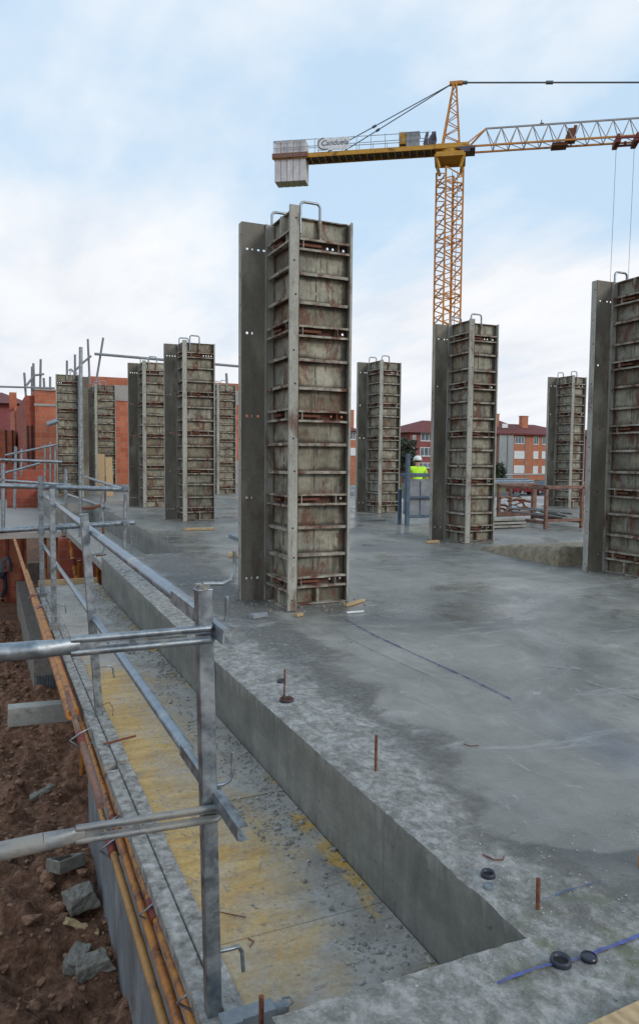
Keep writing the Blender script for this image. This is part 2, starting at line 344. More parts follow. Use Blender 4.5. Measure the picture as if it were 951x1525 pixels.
M['ribs']=gen('form_rib_steel',(.17,.15,.12),(.34,.32,.26),(.47,.45,.38),scale=9,rough=(.6,.85),bump=.6,bdist=.004,dirt=(.13,.045,.026),dirtamt=.47,dirtscale=8)
M['formface']=gen('oiled_form_face',(.085,.075,.058),(.15,.135,.105),(.26,.24,.19),scale=2.2,stretch=(1.4,1.4,.6),rough=(.45,.7),bump=.45,bdist=.006,dirt=(.10,.075,.055),dirtamt=.42,dirtscale=3.)
M['post_edge']=gen('form_edge_steel',(.24,.23,.20),(.34,.335,.29),(.42,.41,.36),scale=5,stretch=(1,1,.4),rough=(.55,.8),bump=.4,dirt=(.13,.075,.05),dirtamt=.42,dirtscale=7)
def brick(name,c1,c2,mortar,bw=.30,bh=.19,ms=.018):
    m,nt,b=new_mat(name); n=N(nt)
    uv=n.coord(uv=True)
    bt=n('TexBrick',ins={'Vector':uv,'Color1':(*c1,1),'Color2':(*c2,1),'Mortar':(*mortar,1),'Scale':1.,'Mortar Size':ms*.5,'Brick Width':bw,'Row Height':bh,'Bias':-.1})
    nz=n.noise(n.coord(),1.6,6,.6); g=n.noise(n.coord(),30,4,.6)
    col=n.mix(.55,bt.outputs['Color'],n.ramp(nz,[(.3,.6),(.7,1.25)]),'MULTIPLY')
    col=n.mix(.3,col,n.ramp(g,[(.3,.6),(.7,1.3)]),'MULTIPLY')
    st=n.ramp(n.noise(n.coord(),2.7,7,.7,.5),[(.62,0.),(.72,.6)]); col=n.mix(st,col,(.38,.24,.18))
    n.link(col,b.inputs['Base Color']); b.inputs['Roughness'].default_value=.9
    n.link(n.bump(n.math('ADD',bt.outputs['Fac'],n.math('MULTIPLY',g,-.3)),.5,-.01),b.inputs['Normal']); return m
M['brick']=brick('hollow_clay_brick',(.52,.17,.09),(.38,.10,.055),(.38,.21,.145),ms=.022)
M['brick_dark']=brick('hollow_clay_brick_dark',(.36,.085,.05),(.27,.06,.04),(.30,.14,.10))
M['facade_orange']=brick('orange_facing_brick',(.50,.19,.105),(.45,.165,.095),(.48,.24,.16),.25,.07,.008)
M['facade_plum']=brick('plum_facing_brick',(.29,.085,.085),(.24,.07,.075),(.27,.11,.11),.25,.07,.008)
def dirt_mat():
    m,nt,b=new_mat('red_brown_earth'); n=N(nt); v=n.coord(rnd=False)
    a=n.noise(v,1.3,7,.65); f=n.noise(v,9,8,.72,.4); ff=n.noise(v,45,5,.7)
    col=n.ramp(f,[(.32,(.055,.026,.015)),(.46,(.18,.083,.045)),(.57,(.29,.15,.092)),(.70,(.42,.28,.19))])
    col=n.mix(.6,col,n.ramp(a,[(.3,.45),(.65,1.2)]),'MULTIPLY')
    col=n.mix(.5,col,n.ramp(ff,[(.3,.45),(.7,1.4)]),'MULTIPLY')
    n.link(col,b.inputs['Base Color']); b.inputs['Roughness'].default_value=.95
    n.link(n.bump(n.math('ADD',f,n.math('MULTIPLY',ff,.4)),.9,.05),b.inputs['Normal']); return m
M['dirt']=dirt_mat()
M['clod']=gen('earth_clod',(.14,.065,.036),(.27,.14,.085),(.40,.26,.17),scale=14,rough=(.9,1),bump=.7,bdist=.01)
M['rubble']=gen('concrete_crumbs',(.18,.17,.155),(.30,.29,.265),(.43,.415,.385),scale=20,rough=(.85,.95),bump=.5)
M['chunk']=gen('broken_concrete',(.15,.14,.12),(.24,.22,.19),(.31,.29,.25),scale=12,rough=(.85,.95),bump=.7,bdist=.01)
# ------------------------------------------------------------------ terrain (one sheet to the horizon)
def ground_h(x,y):
    h=-3.5+1.0*min(1,max(0,(math.hypot(x-0,y)-38)/10))
    if math.hypot(x,y)<60:
        h+=.22*noise.fractal(Vector((x*.5,y*.5,3)),1,2,4)
        if math.hypot(x,y)<22: h+=.15*noise.fractal(Vector((x*2.6,y*2.6,9)),.8,2,6)
        # spoil heap further left
        h+=.8*max(0,min(1,(-x-1.5)/4))*max(0,min(1,(30-y)/10))
    return h
def terrain():
    xs=[-3500,-900,-250,-80,-30,-15]+[-8+i*.2 for i in range(20)]+[-4+i*.06 for i in range(105)]+[2.5,4,8,14,20,30,45,80,160,400,1200,3500]
    ys=[-3500,-600,-80,-15,-2]+[i*.12 for i in range(0,30)]+[3.6+i*.07 for i in range(0,170)]+[15.6+i*.14 for i in range(0,38)]+[21+i*.7 for i in range(18)]+[35,38,42,48,56,70,120,300,900,3500]
    vs=[(x,y,ground_h(x,y)) for y in ys for x in xs]; nx=len(xs)
    fs=[];mi=[]
    for j in range(len(ys)-1):
        for i in range(nx-1):
            fs.append((j*nx+i,j*nx+i+1,(j+1)*nx+i+1,(j+1)*nx+i))
            mi.append(1 if ys[j]>44 or xs[i]>40 else 0)
    me=bpy.data.meshes.new('ground'); me.from_pydata(vs,[],fs); me.materials.append(M['dirt']); me.materials.append(M['grass'])
    me.polygons.foreach_set('material_index',mi); me.polygons.foreach_set('use_smooth',[True]*len(fs))
    o=bpy.data.objects.new('ground',me); COL.objects.link(o); tag(o,'red brown churned earth around the building site','ground',kind='structure')
terrain()
def stones(name,spots,mat,label,cat,flatten=.6,kind='stuff'):
    mb=MB()
    base=[(0,0,1),(.89,0,.45),(.28,.85,.45),(-.72,.53,.45),(-.72,-.53,.45),(.28,-.85,.45),(.72,.53,-.45),(-.28,.85,-.45),(-.89,0,-.45),(-.28,-.85,-.45),(.72,-.53,-.45),(0,0,-1)]
    fs=[(0,1,2),(0,2,3),(0,3,4),(0,4,5),(0,5,1),(1,6,2),(2,7,3),(3,8,4),(4,9,5),(5,10,1),(6,7,2),(7,8,3),(8,9,4),(9,10,5),(10,6,1),(11,7,6),(11,8,7),(11,9,8),(11,10,9),(11,6,10)]
    for (x,y,z,r) in spots:
        a=random.uniform(0,6.3);ca,sa=math.cos(a),math.sin(a);sx,sy=random.uniform(.7,1.3),random.uniform(.6,1.1)
        vs=[]
        for b in base:
            k=r*random.uniform(.7,1.15);X,Y=b[0]*k*sx,b[1]*k*sy
            vs.append((x+X*ca-Y*sa,y+X*sa+Y*ca,z+b[2]*k*flatten+r*flatten*.3))
        mb.add(vs,fs)
    o=mb.build(name,mat); return tag(o,label,cat,kind=kind)
sp=[]
for _ in range(8000):
    y=random.uniform(2.5,22)**1.0; x=random.uniform(-4.5,1.0)
    r=random.choice([.008,.01,.015,.02,.03,.04,.075 if random.random()<.3 else .02])*random.uniform(.6,1.5)*(1.0 if y<12 else 1.3)
    sp.append((x,y,ground_h(x,y)+r*.1,r))
stones('earth_clods',sp,M['clod'],'loose clods and stones scattered over the brown earth','clods')
# ------------------------------------------------------------------ concrete slab with its recesses
EX=1.14; EY=1.333; BX=2.10; Y2=8.43; Y3=16.8; CX0=1.30
def rough_h(x,y):
    """small relief of the rough border band"""
    k=1. if x<1.5 or y<1.5 else max(.12,1-(min(x-1.5,y-1.5))/.5)
    if x>2.4 and y>2.2: k=.1
    return (.0045*noise.fractal(Vector((x*9,y*9,1)),1,2,4)+.003*noise.noise(Vector((x*40,y*40,5))))*k+slabz(x,y)
def grid(mb,xs,ys,fz,mi=0,skip=None):
    nx=len(xs); base=len(mb.v); 
    vs=[(x,y,fz(x,y)) for y in ys for x in xs]
    fs=[(j*nx+i,j*nx+i+1,(j+1)*nx+i+1,(j+1)*nx+i) for j in range(len(ys)-1) for i in range(nx-1) if not (skip and skip((xs[i]+xs[i+1])/2,(ys[j]+ys[j+1])/2))]
    mb.add(vs,fs,mi,True)
def lin(a,b,s):
    n=max(1,round((b-a)/s)); return [a+(b-a)*i/n for i in range(n+1)]
mb=MB()
jag=lambda t:.0007*noise.fractal(Vector((t*3,2,0)),1,2,3)+.0028*noise.noise(Vector((t*30,7,0)))+.002*noise.noise(Vector((t*75,3,0)))
fx=lin(EX,2.4,.022); fy=lin(EY,Y2,.026)
# fine part beside the long edge
nx=len(fx)
vs=[]
for y in fy:
    for i,x in enumerate(fx):
        xx=x+(jag(y) if i==0 else 0)
        vs.append((xx,y,rough_h(x,y)-(.004 if i==0 else 0)))
mb.add(vs,[(j*nx+i,j*nx+i+1,(j+1)*nx+i+1,(j+1)*nx+i) for j in range(len(fy)-1) for i in range(nx-1)],0,True)
# front strip
fx0=lin(.5,EX,.022); fyf=lin(.55,EY,.022)
def strip(xs,ys,edge):
    n=len(xs);vs=[]
    for j,y in enumerate(ys):
        for x in xs:
            yy=y+(jag(x+50) if (edge and j==len(ys)-1) else 0)
            vs.append((x,yy,rough_h(x,y)))
    mb.add(vs,[(j*n+i,j*n+i+1,(j+1)*n+i+1,(j+1)*n+i) for j in range(len(ys)-1) for i in range(n-1)],0,True)
strip(fx0,fyf,True); strip(fx,fyf,False)
strip(lin(2.4,6.,.12),lin(.55,EY,.1),False)
strip(lin(2.4,6.,.12),lin(EY,Y2,.12),False)
strip([6.,9.,14.,26.],lin(.55,Y2,.5),False)
strip([.5,EX,2.4,6.,26.],[-3.,.55],False)
strip([BX,2.4,6.,9.],lin(Y2,Y3,.5),False)
strip([9.,12.,16.,26.],lin(Y2,16.8,.5),False)
strip([CX0,BX,2.4,6.,9.],lin(Y3,26.,1.),False)
TH=-.34
def wallf(p0,p1,ztop,zbot,step=.03,jg=None):
    p0=Vector(p0);p1=Vector(p1);L=(p1-p0).length;n=max(1,round(L/step));vs=[]
    for i in range(n+1):
        p=p0.lerp(p1,i/n); off=jg(p) if jg else Vector((0,0))
        zt=ztop(p.x,p.y); bl=.5
        for k,z in enumerate((zt-(.004 if jg else 0),zt-.02,zt-.12,zbot)):
            o=off*(1 if k==0 else (.4 if k==1 else 0)); vs.append((p.x+o.x,p.y+o.y,z))
    fs=[(i*4+k,i*4+k+1,(i+1)*4+k+1,(i+1)*4+k) for i in range(n) for k in range(3)]
    mb.add(vs,fs,1,False)
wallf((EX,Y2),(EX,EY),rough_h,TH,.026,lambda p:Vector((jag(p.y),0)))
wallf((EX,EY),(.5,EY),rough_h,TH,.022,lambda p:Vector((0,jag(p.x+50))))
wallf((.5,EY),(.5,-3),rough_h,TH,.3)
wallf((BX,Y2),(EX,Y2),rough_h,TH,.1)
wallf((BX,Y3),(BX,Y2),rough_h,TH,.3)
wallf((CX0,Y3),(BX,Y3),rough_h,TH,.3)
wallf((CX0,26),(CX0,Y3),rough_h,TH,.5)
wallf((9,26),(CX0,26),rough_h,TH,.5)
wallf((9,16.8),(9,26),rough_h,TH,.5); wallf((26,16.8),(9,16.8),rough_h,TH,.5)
# underside
mb.add([(.5,-3,TH),(26,-3,TH),(26,EY,TH),(.5,EY,TH)],[(0,1,2,3)],1)
mb.add([(EX,EY,TH),(26,EY,TH),(26,Y2,TH),(EX,Y2,TH)],[(0,1,2,3)],1)
mb.add([(BX,Y2,TH),(26,Y2,TH),(26,16.8,TH),(BX,16.8,TH)],[(0,1,2,3)],1)
mb.add([(CX0,16.8,TH),(9,16.8,TH),(9,26,TH),(CX0,26,TH)],[(0,1,2,3)],1)
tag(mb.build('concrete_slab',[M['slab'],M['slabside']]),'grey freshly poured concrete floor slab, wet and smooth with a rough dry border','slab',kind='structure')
# lower balcony slabs beyond
mb=MB(); mb.box(1.37,BX-.003,Y2+.01,Y3-.003,-.37,-.27,0)
tag(mb.build('lower_balcony_slab',M['rubble']),'grey lower concrete floor in the second slab recess','slab',kind='structure')
mb=MB(); mb.box(-.25,CX0-.003,15.,27.,-.40,-.29,0)
tag(mb.build('lower_terrace_slab',M['lintel']),'grey lower concrete deck left of the main slab in the distance','slab',kind='structure')
mb=MB(); mb.box(9.003,26,16.803,30,-.9,-.6,0)
tag(mb.build('back_terrace',M['sand']),'rough terrace ground behind the slab','terrace',kind='structure')
# sandy rough patch between the columns on the right
mb=MB(); ys_=lin(6.15,7.5,.04); xs_=[0,.02,.05,.10,.2,.35,.6,1.,1.5,2.1]
def berm(i,y):
    hgt=.05+.17*max(0,min(1,(7.5-y)/1.5)); f=[0,.75,1,1.05,1,1,1,1,.9,0][i]
    x=5.52+xs_[i]+.015*noise.noise(Vector((y*5,i*.3,0))); return (x,y,slabz(x,y)-.002+max(0,hgt*f+(.022*noise.fractal(Vector((x*9,y*9,2)),1,2,4) if 0<i<9 else 0)))
vs=[berm(i,y) for y in ys_ for i in range(10)]; nn=len(ys_)
mb.add(vs,[(j*10+i,j*10+i+1,(j+1)*10+i+1,(j+1)*10+i) for j in range(nn-1) for i in range(9)]+[tuple((nn-1)*10+i for i in range(10)),tuple(i for i in range(10))[::-1]],0,True)
tag(mb.build('rough_concrete_step',M['sand']),'tan rough broken concrete step beyond the column form by the mast','step',kind='structure')
# basement walls
mb=MB(); mb.box(1.02,1.25,-1.,8.9,-4.,TH-.02,0)
tag(mb.build('basement_wall',M['dirtwall']),'blue grey cast basement wall rising from the earth under the nearest deck','wall')
q=P(72,1035,'z',-3.45)
mb=MB(); mb.box(q.x-.25,q.x+.22,q.y,q.y+9,-4.,-2.6,0); 
o=tag(mb.build('low_concrete_wall',M['chunk']),'low grey concrete wall running away behind the earth heap, its near end ribbed','wall')
mb=MB()
for i in range(9): mb.box(q.x-.2+i*.05,q.x-.18+i*.05,q.y-.03,q.y-.002,-3.6,-3.05)
mb.build('ribbed_end',M['blue_steel'],o)
# ------------------------------------------------------------------ shuttering deck in the nearest recess
dk=empty('shuttering_deck',(.8,5,-.3),'long yellow shuttering deck crusted with cement inside the nearest slab recess','deck')
ys=[1.345,2.02,2.9,3.72,4.7,5.6,6.6,7.6,8.72]
for a,b_ in zip(ys[:-1],ys[1:]):
    mb=MB(); mb.box(.585,1.136,a+.003,b_-.003,-.325,-.302+random.uniform(-.002,.002)); o=mb.build('board',M['deck']); o.parent=dk; o.location=(-.8,-5,.3)
def pt(o,par):   # parent keeping world placement for parts built in world coordinates
    o.parent=par; o.location=-Vector(par.location) if not par.rotation_euler.z else Matrix.Rotation(-par.rotation_euler.z,4,'Z')@(-Vector(par.location)); o.rotation_euler=(0,0,-par.rotation_euler.z); return o
mb=MB()
for a,b_,z in ((1.35,3.45,0),(3.47,5.9,.006),(5.92,8.7,-.004)):
    mb.box(.527,.583,a,b_,-.335,-.292+z); mb.box(.468,.525,a,b_-.05,-.345,-.300+z)
pt(mb.build('edge_board',M['crust'],bevel=.004),dk)
mb=MB(); mb.box(.50,1.13,8.725,8.75,-.40,-.24); pt(mb.build('end_board',M['wood']),dk)
# debris crumbs
sp=[]
for _ in range(6500):
    y=random.uniform(1.4,8.6); t=random.random()**1.8
    x=EX-.012-t*(.20+.14*noise.noise(Vector((1,y*1.3,0)))); r=random.choice([.0015,.002,.003,.003,.004,.006,.010])*random.uniform(.7,1.3)
    if noise.noise(Vector((x*3,y*1.6,4)))<-.12 and random.random()<.8: continue
    sp.append((x,y,-.301,r))
for _ in range(2600):
    y=random.uniform(1.36,8.6)**1.0; x=random.uniform(.6,1.12)
    if noise.noise(Vector((x*4,y*2,8)))>.12 or random.random()<.12: sp.append((x,y,-.301,random.choice([.0012,.0018,.0025,.0035,.0035,.006])))
for _ in range(500): x=random.uniform(.6,.85);sp.append((x,random.uniform(1.36,1.62),-.301,random.uniform(.003,.010)))
stones('concrete_crumbs',sp,M['rubble'],'grey crumbs of spilled concrete along the yellow deck','crumbs',.7)
sp=[]
for _ in range(1300):
    if random.random()<.6: x=EX+abs(random.gauss(.02,.16)); y=random.uniform(EY-.3,8)
    else: x=random.uniform(.6,2.2); y=random.uniform(.7,1.7)
    if x<EX+.01 and y>EY-.01: continue
    r=random.uniform(.0015,.005); sp.append((x,y,rough_h(x,y),r))
stones('slab_grit',sp,M['rubble'],'fine grit lying on the rough border of the slab','grit',.6)
# ------------------------------------------------------------------ column formwork
TH_=2.95; A_=.25; T_=.075; W_=.515
def panel_meshes(mirror):
    sx=-1 if mirror else 1
    def fin(mb):
        if mirror:
            mb.v=[(-x,y,z) for x,y,z in mb.v]; mb.f=[f[::-1] for f in mb.f]
        return mb
    holes=[3,2,3,2,4]
    def sheet(y,front):
        mb=MB(); zs=[0]; 
        for zb in BANDS: zs+= [zb-.0225,zb+.0225]
        zs.append(TH_)
        def q(u0,u1,z0,z1): mb.add([(u0,y,z0),(u1,y,z0),(u1,y,z1),(u0,y,z1)],[(0,1,2,3) if front else (3,2,1,0)])
        for i in range(0,len(zs),2): q(0,W_,zs[i],zs[i+1])
        for zb,nh in zip(BANDS,holes):
            z0,z1=zb-.0225,zb+.0225; ue=W_-.022; us=ue-.045*nh
            q(0,us,z0,z1); q(ue,W_,z0,z1)
            for k in range(nh):
                cx=us+.045*(k+.5); out=[(-1,-1),(0,-1),(1,-1),(1,0),(1,1),(0,1),(-1,1),(-1,0)]
                vs=[(cx+a*.0225,y,zb+b*.0225) for a,b in out]
                for a,b in out:
                    l=math.hypot(a,b); vs.append((cx+a/l*.0105,y,zb+b/l*.0105))
                mb.add(vs,[((j,(j+1)%8,8+(j+1)%8,8+j) if front else (8+j,8+(j+1)%8,(j+1)%8,j)) for j in range(8)])
        return fin(mb)
    face=sheet(0,False); rib=sheet(-.004,True)
    fr=MB()
    # side flanges, top and bottom flanges, horizontal angles
    fr.box(0,.006,-T_,-.0045,0,TH_,1); fr.box(.006,.02,-T_,-T_+.005,0,TH_,1)
    fr.box(W_-.006,W_,-T_,-.0045,0,TH_,1); fr.box(W_-.02,W_-.006,-T_,-T_+.005,0,TH_,1)
    def rib_(z,d,lip):
        n=7
        for i in range(n):
            u0=.0205+(W_-.041)*i/n; u1=.0205+(W_-.041)*(i+1)/n
            w0=.004*noise.noise(Vector((u0*14,z*3,0))); w1=.004*noise.noise(Vector((u1*14,z*3,0)))
            vs=[]
            for u,w in ((u0,w0),(u1,w1)):
                vs+=[(u,-.0045,z),(u,-d,z+w),(u,-d,z+w-lip),(u,-d+.005,z+w-lip),(u,-d+.005,z+w-.006),(u,-.0045,z-.006)]
            fr.add(vs,[(j,(j+1)%6,6+(j+1)%6,6+j) for j in range(6)],0)
    for zb in BANDS: rib_(zb+.040,.066,.016); rib_(zb-.034,.066,.016)
    for a,b in zip(BANDS[:-1],BANDS[1:]):
        s=(b-a)/3; rib_(a+s+.003,.058,.022); rib_(a+2*s+.003,.058,.022)
    rib_(TH_-.002,.03,.008); rib_(.010,.066,.010)
    um=W_*.48
    fr.box(um,um+.022,-.050,-.0045,BANDS[-1]+.042,TH_-.012,0); fr.box(um,um+.022,-.050,-.0045,.012,BANDS[0]-.052,0)
    for z in (.35,.55,1.0,1.2,1.65,1.85,2.3,2.5): fr.box(W_*.47,W_*.47+.004,-.011,-.0045,z-.09,z+.09,0)
    # pipes and wedges lying inside the perforated bands
    for k,zb in enumerate(BANDS):
        fr.box(.05+.02*k%.04,.27,-.046,-.030,zb-.012,zb+.006,2); fr.box(.11,.118,-.06,-.0045,zb-.032,zb+.032,0)
        fr.box(.40,.406,-.06,-.0045,zb-.032,zb+.032,0)
    # punched holes in the edge flanges
    for i,z in enumerate([.08,.40,.62,1.04,1.28,1.68,1.92,2.32,2.56,2.86]):
        for u in (-.0006,W_+.0006):
            fr.disc((u,-T_*.55+(.012 if i%2 else 0),z),.0075,'x',8,3)
    fin(fr)
    hd=MB(); p=[(.10,-.03,TH_-.12),(.10,-.03,TH_+.09),(.112,-.03,TH_+.108),(.128,-.03,TH_+.115),(.232,-.03,TH_+.115),(.248,-.03,TH_+.108),(.26,-.03,TH_+.09),(.26,-.03,TH_-.12)]
    hd.tube(p,.011,8); fin(hd)
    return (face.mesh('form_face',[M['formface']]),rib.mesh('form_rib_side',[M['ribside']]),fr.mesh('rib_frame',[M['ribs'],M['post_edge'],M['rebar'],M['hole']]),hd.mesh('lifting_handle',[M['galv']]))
PM={False:panel_meshes(False),True:panel_meshes(True)}
def column(label,px,py,corner='left',mirror=False,rz=0.,h=1.,group='steel column formwork standing on the slab'):
    q=PS(px,py,TH_*h)
    e=W_-A_-T_
    if corner=='left': off=Vector((T_+A_/2,T_+e+A_/2))
    elif corner=='fin': off=Vector((T_+e+A_/2,-A_/2))
    elif corner=='right': off=Vector((-T_-A_/2,T_+e+A_/2))
    off=Matrix.Rotation(rz,2)@off
    x,y=q.x+off.x,q.y+off.y
    t=empty('column_formwork',(x,y,slabz(x,y)+.002),label,'column formwork',rz,group)
    t.scale=(1,1,h)
    me=PM[mirror]
    for k in range(4):
        a=k*PI/2; s=-1 if mirror else 1
        loc=Matrix.Rotation(a,2)@Vector((-A_/2*s,-A_/2))
        p=bpy.data.objects.new('form_panel',me[0]); COL.objects.link(p); p.parent=t; p.location=(loc.x,loc.y,0); p.rotation_euler=(0,0,a)
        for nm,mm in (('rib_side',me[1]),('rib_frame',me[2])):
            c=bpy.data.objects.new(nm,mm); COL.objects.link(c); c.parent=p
        if k in (0,2):
            c=bpy.data.objects.new('lifting_handle',me[3]); COL.objects.link(c); c.parent=p
    return t
CA=column('tallest rust-streaked steel column form in the middle foreground, beside the slab recess',432,305,h=.988)
CB=column('greenish grey steel column form standing second from the central one on its left',271.7,506.5,rz=R_(-1.2))
CC=column('steel column form partly hidden behind the left greenish one, beside the orange brick wall',212,537)
CD=column('small distant steel column form between the left greenish column and the central one',323,571.5)
CE=column('leftmost steel column form with its dark plain wing on the right side',123,558,'right',True)
CF_=column('distant steel column form with two pale boards leaning on its foot',140.8,572)
CG=column('steel column form between the central column and the crane mast',566,536,rz=R_(1.5))
CH=column('steel column form standing in front of the crane mast',699.6,475,rz=R_(-1.),h=.985)
CI=column('distant steel column form behind the rusty storage rack',852,559)
CJ=column('large dark steel column form cut off by the right edge of the photo',889,417,'fin',h=.985)
sp=[]
random.seed(12)
for c_ in (CA,CB,CC,CD,CF_,CG,CH,CI,CJ):
    for _ in range(150):
        a=random.uniform(0,6.3); r=random.uniform(.22,.42)+abs(random.gauss(0,.1)); x,y=c_.location.x+r*math.cos(a),c_.location.y+r*math.sin(a)
        sp.append((x,y,slabz(x,y),random.choice([.003,.005,.008,.013,.02])*random.uniform(.6,1.2)))
for _ in range(900):
    x=random.uniform(1.9,8); y=random.uniform(2,13)
    if noise.noise(Vector((x*.8,y*.8,3)))<.1: continue
    sp.append((x,y,slabz(x,y),random.uniform(.002,.008)))
stones('mortar_crumbs',sp,M['chunk'],'brown grey mortar crumbs scattered over the slab and round the feet of the forms','crumbs',.6)
# cement lump, timber wedges at the feet
def wedge(name,p0,p1,w,h,mat,label,cat,lift=0.,group=None):
    a=PS(*p0)+Vector((0,0,h/2+.003+lift)); b_=PS(*p1)+Vector((0,0,h/2+.003+lift)); c=(a+b_)/2
    mb=MB(); mb.bar(a-c,b_-c,w,h); o=mb.build(name,mat,bevel=.002); o.location=c; return tag(o,label,cat,group)
wedge('timber_wedge',(514,904),(541,896),.03,.02,M['wood'],'pale timber offcut at the right foot of the tallest column form','offcut')
wedge('timber_block',(440,919),(449,917),.035,.02,M['wood'],'small pale timber block under the front corner of the tallest column form','block')
wedge('metal_clip',(516,914),(541,912),.02,.012,M['white'],'pale metal clip lying in front of the tallest column form','clip')
wedge('plastic_box',(374,922),(395,918),.05,.03,M['greypanel'],'small dark grey box lying left of the tallest column form','box')
wedge('timber_board',(340,829),(361,829),.09,.04,M['wood'],'short orange edged board lying behind the left wing of the tallest column form','board')
wedge('timber_board',(275,790),(318,789),.14,.03,M['wood'],'flat plank at the foot of the greenish grey column form','plank')
wedge('steel_channel',(343,800),(359,806),.05,.04,M['galv_blue'],'short steel channel lying right of the greenish grey column form','channel')
wedge('timber_board',(634,809),(652,808),.05,.03,M['wood'],'orange timber offcut at the left foot of the column form by the mast','offcut')
# leaning boards at F
for i,(a,b_) in enumerate((((151,737),(151,676)),((164,739),(162,681)))):
    p0=PS(*a); p1=P(b_[0],b_[1],'y',p0.y+.14); mb=MB(); mb.bar(Vector((0,0,0)),p1-p0,.17,.03,up=(0,1,0)); o=mb.build('leaning_board',M['wood']); o.location=p0
    tag(o,['pale timber board leaning on the distant column form, the left and taller of the pair','pale timber board leaning on the distant column form, the right and shorter of the pair'][i],'board')
# ------------------------------------------------------------------ guard rails
def hook(mb,x,y,z,dx=1,r=.0055,flip=1,s=1.):
    mb.tube([(x,y,z),(x+.08*dx*s,y,z-.004),(x+.115*dx*s,y,z+.004*flip),(x+.130*dx*s,y,z+.022*flip),(x+.134*dx*s,y,z+.075*flip)],r,8)
def gpost(px,py,xw,ztop,zbot,label,w=.038,hooks=(),mat='galv',lean=0.):
    q=P(px,py,'x',xw); t=empty('guardrail_post',(q.x+math.sin(lean)*(q.z-zbot),q.y,zbot),label,'guard post',0); t.rotation_euler=(0,-lean,0)
    mb=MB(); w2=w/2; L=ztop-zbot; k=w*.1
    mb.box(-w2,w2,-w2,w2,0,L); mb.box(-w2-.001,w2+.001,-w2-.001,w2+.001,L-.004,L+.001)
    mb.build('post_tube',M[mat],t,bevel=.004)
    for (z,dx,s,f) in hooks:
        mb=MB(); hook(mb,0,0,z-zbot,dx,.0055,f,s); mb.build('rail_hook',M['galv'],t)
    mb=MB(); mb.box(-.045,.045,-.03,.03,.02,.10); mb.tube([(-.06,0,.06),(.09,0,.06)],.01,8); mb.build('clamp',M['galv_dirty'],t,bevel=.004)
    return t,q
t1,q1=gpost(303,900,.48,.80,-.62,'nearest galvanised square guardrail post, standing at the front of the yellow deck',.038,hooks=((.812,1,.62,1),(.70,1,.45,1),(.30,1,.5,1),(-.14,1,.62,-1)),lean=R_(1.25))
X1,Y1=q1.x,q1.y
mb=MB(); 
for k in range(26):
    a=random.uniform(0,6.3);r=random.uniform(0,.016); mb.box(r*math.cos(a)-.006,r*math.cos(a)+.006,r*math.sin(a)-.006,r*math.sin(a)+.006,1.418,1.418+random.uniform(.006,.016))
mb.build('cement_splash',M['rubble'],t1)
t2,q2=gpost(128,800,.48,.82,-.52,'second galvanised guardrail post, clamped beside the plank edge of the yellow deck',.042,hooks=((.60,1,.7,1),(-.02,1,.7,-1),),lean=R_(3.4))
t3,q3=gpost(79,800,.49,.86,-.36,'thin galvanised guardrail post, third along the deck, with a bare top',.042,hooks=((-.1,1,.7,-1),))
t4,q4=gpost(62,800,.50,.93,-.36,'thin galvanised guardrail post, fourth and furthest along the yellow deck',.045)
def tube_thing(name,pts,r,mat,label,cat='tube',n=12,group=None):
    c=Vector(pts[0]); mb=MB(); mb.tube([Vector(p)-c for p in pts],r,n); o=mb.build(name,M[mat]); o.location=c; return tag(o,label,cat,group)
# long rails running away: a fat tube telescoping over an open channel
def long_rail(zn,zf,yn,yf,xn,xf,r,label,ext=.24):
    a=Vector((xn,yn,zn)); b_=Vector((xf,yf,zf)); t=empty('guardrail_tube',a,label,'guard rail')
    d=b_-a; mb=MB(); mb.tube([d*.045,d*.5],r,16); mb.build('outer_tube',M['galv_blue'],t)
    mb=MB(); mb.tube([d*.5,d],r*.8,14); mb.build('inner_tube',M['galv'],t)
    # open folded channel at the near end
    mb=MB(); u=Vector((0,0,1)); n_=Vector((1,0,0)); e=-d.normalized()*.30; o0=d*.048; e=-d.normalized()*(.048*d.length+ext)
    sec=[(-.010,.021),(-.020,.017),(-.022,-.017),(-.010,-.021),(.006,-.019),(.006,-.015),(-.008,-.016),(-.017,-.013),(-.016,.013),(-.008,.016),(.006,.015),(.006,.019)]
    s=r/.021
    vs=[p+n_*(x*s)+u*(z*s) for p in (o0,o0+e) for x,z in sec]; m=len(sec)
    mb.add(vs,[(i,(i+1)%m,m+(i+1)%m,m+i) for i in range(m)]); mb.add(vs[m:],[tuple(range(m))],0)
    mb.build('channel_end',M['galv'],t)
    return t
def at(px,py,x): return P(px,py,'x',x)
na,fb=at(303,918,.515),at(66,737,.55)
long_rail(na.z,.74,na.y,8.3,.518,.53,.0215,'upper galvanised guard rail tube running away along the deck, its near channel end open')
na=at(320,1178,.515); fb=at(145,905,.53)
long_rail(na.z,.20,na.y,8.3,.518,.53,.019,'middle galvanised guard rail tube slanting away along the deck at knee height')
